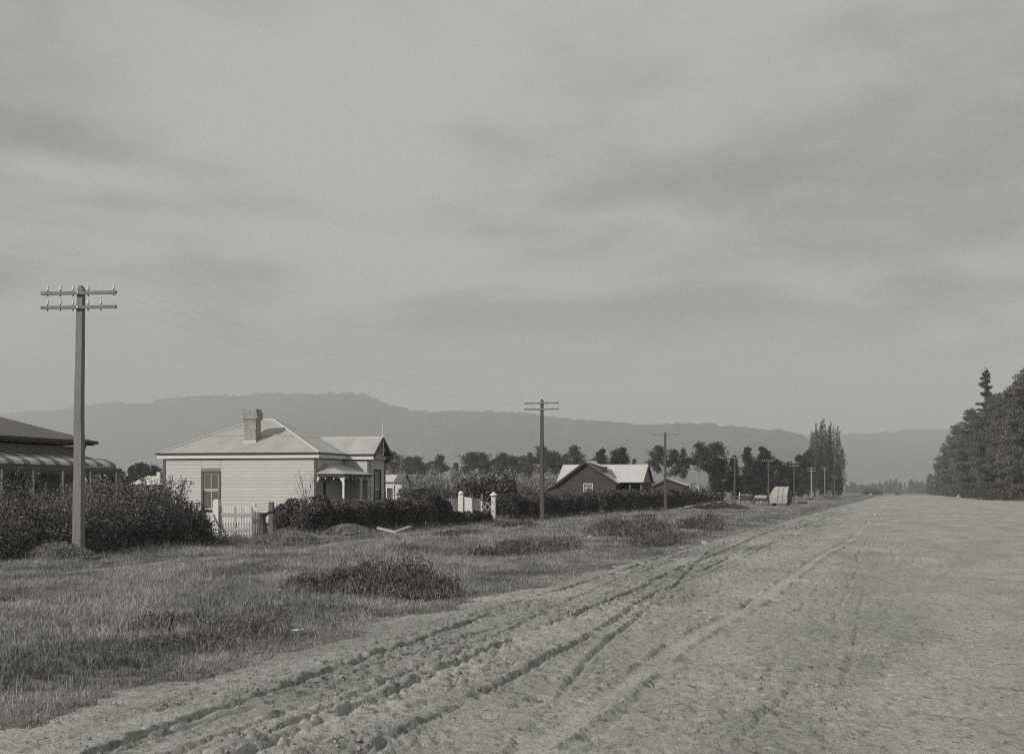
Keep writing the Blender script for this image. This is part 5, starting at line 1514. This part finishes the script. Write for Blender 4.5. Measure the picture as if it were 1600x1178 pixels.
# litter
def scrap(px, py, s, lab, cat, m, name):
    u, v = gp_(px, py)
    b = MB(); r2 = random.Random(px)
    n_ = 9; prev = None
    pts = [(s * (0.7 + 0.5 * r2.random()) * math.cos(2 * math.pi * k / n_), s * 0.7 * (0.7 + 0.5 * r2.random()) * math.sin(2 * math.pi * k / n_), 0.0) for k in range(n_)]
    flat_ = 0.35 if name == 'paper_scrap' else 1.0
    top = [(x * (0.3 + 0.6 * r2.random()), y * (0.3 + 0.6 * r2.random()), s * (0.1 + 0.9 * r2.random()) * flat_) for x, y, _ in pts]
    b.add(pts + top + [(0, 0, s * 0.75 * flat_)], [(k, (k + 1) % n_, n_ + (k + 1) % n_, n_ + k) for k in range(n_)] + [(n_ + k, n_ + (k + 1) % n_, 2 * n_) for k in range(n_)])
    tag(obj(name, b, m, None, Wg(u, v, 0.10 if name == 'paper_scrap' else 0.02), -AZ), lab, cat)
scrap(436, 934, 0.055, 'small white paper scrap in the grass left of the largest gorse clump', 'litter', M['paper'], 'paper_scrap')
scrap(461, 994, 0.06, 'white crumpled paper scrap in the grass close to the road edge', 'litter', M['paper'], 'paper_scrap')
scrap(473, 992, 0.035, 'smaller paper scrap just right of the crumpled one', 'litter', M['paper'], 'paper_scrap')
scrap(921, 842, 0.12, 'pale paper scrap on the verge left of the gorse thicket', 'litter', M['paper'], 'paper_scrap')
scrap(830, 815, 0.11, 'white stone at the foot of the second telegraph pole', 'stone', M['stone'], 'white_stone')
scrap(694, 832, 0.12, 'pale stone on the verge right of the crossed planks', 'stone', M['stone'], 'white_stone')
scrap(1100, 849, 0.10, 'small pale stone at the road edge below the rounded gorse', 'stone', M['stone'], 'white_stone')

# ------------------------------------------------------------------ trees
cone = lambda s: (1 - s) ** 0.75 * min(1.0, 0.35 + s * 4)
dome = lambda s: max(0.12, (1 - s * s)) ** 0.6 * (0.55 + 0.45 * min(1, s * 3))
flat = lambda s: (0.45 + 0.55 * min(1, s * 2.5)) * max(0.1, 1 - s ** 3) ** 0.6
col_ = lambda s: (0.5 + 0.5 * min(1, s * 3)) * max(0.06, 1 - s) ** 0.45
bare = [pine_tree_meshes('pine', 501 + k, 14, c, R, sh_f, nb, 0.20, 60, M['pine'], M['palebark'], lean=le, ragged=0.55) for k, (c, R, sh_f, nb, le) in enumerate([(0.50, 3.0, dome, 30, 0.02), (0.56, 2.9, flat, 28, -0.03), (0.46, 2.8, dome, 32, 0.0), (0.58, 3.4, dome, 26, 0.03), (0.45, 2.1, cone, 30, 0.0)])]
dense = [pine_tree_meshes('conifer', 541 + k, 14, 0.08, R, sh_f, nb, 0.27, 46, M['darkpine'], M['bark'], ragged=0.45) for k, (R, sh_f, nb) in enumerate([(4.2, dome, 70), (3.6, cone, 66), (4.6, flat, 70)])]
def poplar_meshes(seed, H, R, n_sh):
    rg = np.random.default_rng(seed); mb = MB(); Cs = []; Sh = []
    mb.tube([(0, 0, -0.4), (0.1, 0, H * 0.4), (0, 0.1, H * 0.9)], [0.4, 0.25, 0.03], 6)
    for i in range(n_sh):
        z0 = H * (0.03 + 0.45 * rg.random()); a = rg.random() * 6.283
        top = max(H * (0.34 + 0.68 * rg.random() ** 1.25), z0 + 0.15 * H)
        r1 = R * (0.2 + 0.9 * rg.random()) * (1.35 - 0.9 * (top / H))
        p0 = np.array([0, 0, z0]); p1 = np.array([r1 * math.cos(a), r1 * math.sin(a), z0 + (top - z0) * 0.35]); p2 = np.array([r1 * 0.8 * math.cos(a + 0.2), r1 * 0.8 * math.sin(a + 0.2), top])
        mb.tube([p0, p1, p2], [0.10, 0.06, 0.012], 3, False)
        m_ = int(330 * (top - z0) / H); t = rg.random(m_) ** 0.85
        q = np.where(t[:, None] < 0.35, p0 + (p1 - p0) * (t / 0.35)[:, None], p1 + (p2 - p1) * ((t - 0.35) / 0.65)[:, None])
        wdt = 0.95 * (1 - 0.85 * t)
        Cs.append(q + rg.normal(size=(m_, 3)) * np.stack([wdt, wdt, 0.4 + 0 * t], 1)); Sh.append(np.full(m_, 0.2 + 0.6 * rg.random()) + 0.15 * rg.normal(size=m_))
    C = np.concatenate(Cs); V, f, s_ = quads(C, 0.26 * (0.7 + 0.6 * rg.random(len(C))), rg, 2.4, upbias=0.9, shade=np.clip(np.concatenate(Sh), 0, 1))
    return mb.mesh('poplar_trunk', True), M['bark'], foliage_mesh('poplar_crown', V, f, s_), M['poplar']
popl = [poplar_meshes(561 + k, 27, 6.6, 46) for k in range(3)]
bigp = [pine_tree_meshes('tall_pine', 581 + k, 26, 0.05, R, sh_f, 150, 0.21, 110, M['bigpine'], M['bark'], ragged=0.4, clump=0.075, droop=0.25, plate=0.38) for k, (R, sh_f) in enumerate([(8.0, cone), (8.5, dome), (9.0, dome)])]
GP = 'row of thin pines behind the cottages'
ORD = ['first', 'second', 'third', 'fourth', 'fifth', 'sixth', 'seventh', 'eighth', 'ninth', 'tenth', 'eleventh', 'twelfth', 'thirteenth', 'fourteenth']
row = [(613, 705, 430), (636, 714, 440), (652, 713, 430), (690, 711, 420), (712, 722, 410), (738, 706, 415), (757, 708, 425), (786, 707, 415), (803, 712, 430), (828, 706, 420), (846, 697, 400), (868, 706, 390), (898, 696, 380)]
for i, (px, yt, Y) in enumerate(row):
    make_tree('pine_tree', bare[i % 5], at(px, Y), Y, zat(yt, Y), 14, ORD[i] + ' pine from the left in the row of thin pale trunked pines behind the cottages', 'tree', GP, wide=0.98 + 0.14 * (i % 3))
back = [(600, 716, 470), (671, 721, 480), (772, 717, 475), (816, 712, 470), (884, 708, 450)]
for i, (px, yt, Y) in enumerate(back):
    make_tree('pine_tree', bare[(i * 2 + 1) % 5], at(px, Y), Y, zat(yt, Y), 14, ORD[i] + ' pine from the left in the farther row filling the gaps behind the thin pines', 'tree', 'farther row of pines', wide=1.05)
make_tree('round_pine', dense[0], at(938, 330), 330, zat(702, 330), 14, 'rounded dark pine behind the dark gabled house, the left of two', 'tree', 'rounded pines behind the gabled house', wide=0.72)
make_tree('round_pine', dense[2], at(969, 335), 335, zat(701, 335), 14, 'rounded dark pine behind the dark gabled house, the right of two', 'tree', 'rounded pines behind the gabled house', wide=0.8)
make_tree('pine_tree', dense[1], at(991, 320), 320, zat(716, 320), 14, 'smaller ragged pine at the right end of the dark gabled house', 'tree', None, wide=0.6)
GM = 'pines behind the shed'
for i, (px, yt, Y, k, wd_, lab) in enumerate([(1027, 697, 300, 1, 0.85, 'ragged pine left of the one-armed pole behind the shed'), (1052, 702, 300, 0, 1.0, 'pine directly behind the one-armed telegraph pole'),
        (1068, 699, 310, 4, 0.8, 'slim pine just right of the one-armed telegraph pole'), (1092, 692, 300, 3, 1.25, 'spreading pine with bare pale limbs right of the shed'), (1118, 691, 310, 2, 1.25, 'broad topped pine right of the bare limbed one')]):
    make_tree('pine_tree', bare[k], at(px, Y), Y, zat(yt, Y), 14, lab, 'tree', GM, wide=wd_)
GD = 'dark conifers behind the carts'
for i, (px, yt, Y, k, wd_, lab) in enumerate([(1126, 716, 300, 0, 1.0, 'leftmost dark conifer in the mass behind the carts'), (1147, 710, 310, 1, 0.9, 'dark conifer behind the thin pole at the brush pile'),
        (1168, 697, 330, 1, 0.85, 'tall ragged dark conifer, the left of two above the carts'), (1195, 699, 335, 0, 0.8, 'tall ragged dark conifer, the right of two above the carts'),
        (1180, 722, 300, 2, 1.1, 'broad dark conifer behind the farm carts'), (1212, 718, 330, 2, 0.9, 'dark conifer behind the canvas cart'), (1232, 722, 345, 0, 0.9, 'dark conifer just right of the canvas cart'), (1252, 712, 420, 2, 0.8, 'dark conifer at the left foot of the poplars')]):
    make_tree('conifer', dense[k], at(px, Y), Y, zat(yt, Y), 14, lab, 'tree', GD, wide=wd_)
GL = 'clump of tall poplars at the road end'
for i, (px, yt, Y, wd_, lab) in enumerate([(1273, 664, 590, 1.0, 'left poplar of the loose tall clump at the road end'), (1288, 653, 600, 1.1, 'tallest middle poplar of the loose clump at the road end'), (1302, 668, 595, 1.0, 'right poplar of the loose tall clump at the road end')]):
    make_tree('poplar_tree', popl[i % 3], at(px, Y), Y, zat(yt, Y), 27, lab, 'tree', GL, wide=wd_)
make_tree('conifer', dense[1], at(1309, 560), 560, zat(722, 560), 14, 'dark conifer at the right foot of the poplars', 'tree', GD, wide=0.8)
make_tree('conifer', dense[0], at(1262, 560), 560, zat(703, 560), 14, 'dark conifer filling the left side of the poplars', 'tree', GD, wide=0.75)
make_tree('conifer', dense[2], at(1288, 570), 570, zat(712, 570), 14, 'dark conifer at the middle foot of the poplars', 'tree', GD, wide=0.9)
# pines on the right
GR = 'row of tall pines on the right of the road'
pr = [(330, 27), (362, 27), (398, 25), (432, 26), (470, 24), (512, 25.5), (556, 26), (604, 27), (655, 27), (712, 26), (775, 25), (850, 22), (940, 19), (1045, 16), (1160, 14), (1300, 13), (1450, 12)]
far_ord = ['first', 'second', 'third', 'fourth', 'fifth', 'sixth', 'seventh', 'eighth', 'ninth', 'tenth', 'eleventh', 'twelfth', 'thirteenth', 'fourteenth', 'fifteenth', 'sixteenth', 'seventeenth']
for i, (u, H) in enumerate(pr):
    x, y, _ = W(u, 25.5 + 2.5 * math.sin(i * 2.1))
    make_tree('pine_tree', bigp[i % 3], x, y, H * (1 + 0.06 * math.sin(i * 2.7)), 26, far_ord[i] + ' pine counted from the near end of the right hand row', 'tree', GR, wide=0.84 + 0.08 * math.sin(i * 1.3))
tall_m = pine_tree_meshes('lone_pine', 599, 33, 0.40, 4.6, cone, 44, 0.26, 60, M['pine'], M['bark'], ragged=0.75, clump=0.038, droop=0.1, tr=0.012, plate=0.45)
make_tree('pine_tree', tall_m, at(1540, 400), 400, 33, 33, 'tallest thin topped pine standing out of the right hand row', 'tree', GR, rz=0.6)
# small trees far left, behind
for i, (px, yt, Y, wd_) in enumerate([(186, 733, 360, 1.0), (205, 727, 355, 1.0), (222, 724, 360, 1.1), (243, 728, 350, 1.0)]):
    make_tree('conifer', dense[i % 3], at(px, Y), Y, zat(yt, Y), 14, ORD[i] + ' tree from the left behind the far small house', 'tree', 'trees behind the far small house', wide=1.1 * wd_)
# scrub below the pines
def scrub_band(name, label, pts, m, leaf, n_, seed):
    rg_ = np.random.default_rng(seed); Cs = []
    for (px, yt, Y, rx) in pts:
        X = at(px, Y); H = zat(yt, Y)
        Cs.append(blob_leaves(rg_, n_, X, Y, rx, rx * 0.8, H, leaf, seed=seed + int(px), hollow=0.5, lump=0.5))
    C = np.concatenate(Cs)
    shd = np.clip(0.5 + 1.2 * (fbm(C[:, 0] * 0.5, C[:, 2] * 0.6, 3, seed) - 0.5) + 0.3 * rg_.normal(size=len(C)), 0, 1)
    V, f, s_ = quads(C, leaf, rg_, 1.8, shade=shd)
    tag(link(name, foliage_mesh(name, V, f, s_), m), label, 'scrub', kind='stuff')
scrub_band('undergrowth', 'pale scrub filling the space under the thin pines', [(600 + 15 * i, 743 - 7 * math.sin(i * 1.7) - 3 * (i % 3), 370 + 8 * (i % 4), 3.0) for i in range(21)], M['scrub'], 0.26, 1300, 611)
scrub_band('bushes', 'dark bushes in front of the pale scrub', [(640 + 16 * i, 764 + 3 * math.sin(i * 2.3), 210 + 5 * (i % 3), 2.0) for i in range(13)], M['midscrub'], 0.19, 1100, 612)
scrub_band('scrub', 'pale scrub and grass beyond the shed', [(1060 + 9 * i, 757 + 3 * (i % 3), 330, 2.0) for i in range(7)], M['scrub'], 0.4, 300, 613)
shrub('dark_bush', 'dark tall bush behind the white wing fence', *UV(at(746, 150), 150), 1.9, 1.9, zat(742, 150), 3200, 0.17, M['hedge'], seed=621, cat='bush', z=0)
shrub('dark_bush', 'dark broad bush behind the mushroom capped gatepost', *UV(at(783, 150), 150), 1.7, 1.6, zat(748, 150), 3600, 0.17, M['hedge'], seed=622, cat='bush', z=0)
shrub('dark_bush', 'grey bush showing over the shrubs between villa and pale cottage', *UV(at(178, 90), 90), 1.6, 1.6, zat(747, 90), 3200, 0.11, M['midscrub'], seed=623, cat='bush', z=0)
shrub('dark_bush', 'grey bush behind the end of the striped veranda', *UV(at(150, 92), 92), 1.3, 1.5, zat(749, 92), 2600, 0.11, M['midscrub'], seed=624, cat='bush', z=0)
scrub_band('verge_scrub', 'low scrub along the foot of the right hand pines', [((W(u, 20.5)[0]) / W(u, 20.5)[1] * F + 800, HZ - (1.0 + 0.8 * math.sin(u)) * F / W(u, 20.5)[1] + CAM_H * 0, W(u, 20.5)[1], 3.5) for u in range(320, 900, 18)], M['midscrub'], 0.26, 420, 614)
# far line of trees across the plain
rg_ = np.random.default_rng(640); Cs = []
for i in range(420):
    px = 960 + 700 * rg_.random(); Y = 1700 + 500 * rg_.random()
    H = (6.5 + 8 * rg_.random() ** 1.5 * (0.6 + 0.4 * math.sin(px * 0.05))) * (1.25 if 1330 < px < 1450 else 1.0)
    X = at(px, Y); R_ = 2.0 + 2.5 * rg_.random()
    k = 60; t_ = rg_.random(k); a = rg_.random(k) * 6.283
    rr_ = R_ * (1 - t_ * 0.75) * np.sqrt(rg_.random(k))
    Cs.append(np.stack([X + rr_ * np.cos(a), Y + rr_ * np.sin(a), H * t_], 1))
C = np.concatenate(Cs)
V, f, s_ = quads(C, 2.0, rg_, 1.4, upbias=0.5)
tag(link('far_wood', foliage_mesh('far_wood', V, f, s_), M['pine']), 'hazy line of far trees across the plain', 'wood', kind='stuff')
# small white things at the foot of the right-hand pines
Yq = 470; uq, vq = UV(at(1498, Yq), Yq)
tnt = thing('white_tent', 'tiny white tent at the foot of the right hand pines', 'tent', W(uq, vq, 0))
obj('canvas', MB().prism([(-0.5, 0, 0), (0.5, 0, 0), (0.4, 0, 0.5), (0, 0, 1.05), (-0.4, 0, 0.5)], (0, 2.2, 0)), M['white'], tnt)
obj('pole', MB().tube([(0, -0.05, 0), (0, -0.05, 1.1)], 0.03, 6), M['oldwood'], tnt)

# ------------------------------------------------------------------ haze
hz = bpy.data.materials.new('haze'); hz.use_nodes = True
hn = hz.node_tree
for n_ in list(hn.nodes):
    if n_.type == 'BSDF_PRINCIPLED': hn.nodes.remove(n_)
pv = hn.nodes.new('ShaderNodeVolumePrincipled')
pv.inputs['Color'].default_value = (0.99, 0.995, 0.97, 1)
pv.inputs['Density'].default_value = 0.00025
pv.inputs['Anisotropy'].default_value = 0.0
hn.links.new(pv.outputs[0], hn.nodes['Material Output'].inputs['Volume'])
hb = MB().box(-9000, 12000, -3000, 14500, -6.5, 440)
tag(obj('haze', hb, hz), 'thin haze over the plain and hills', 'haze', kind='stuff')
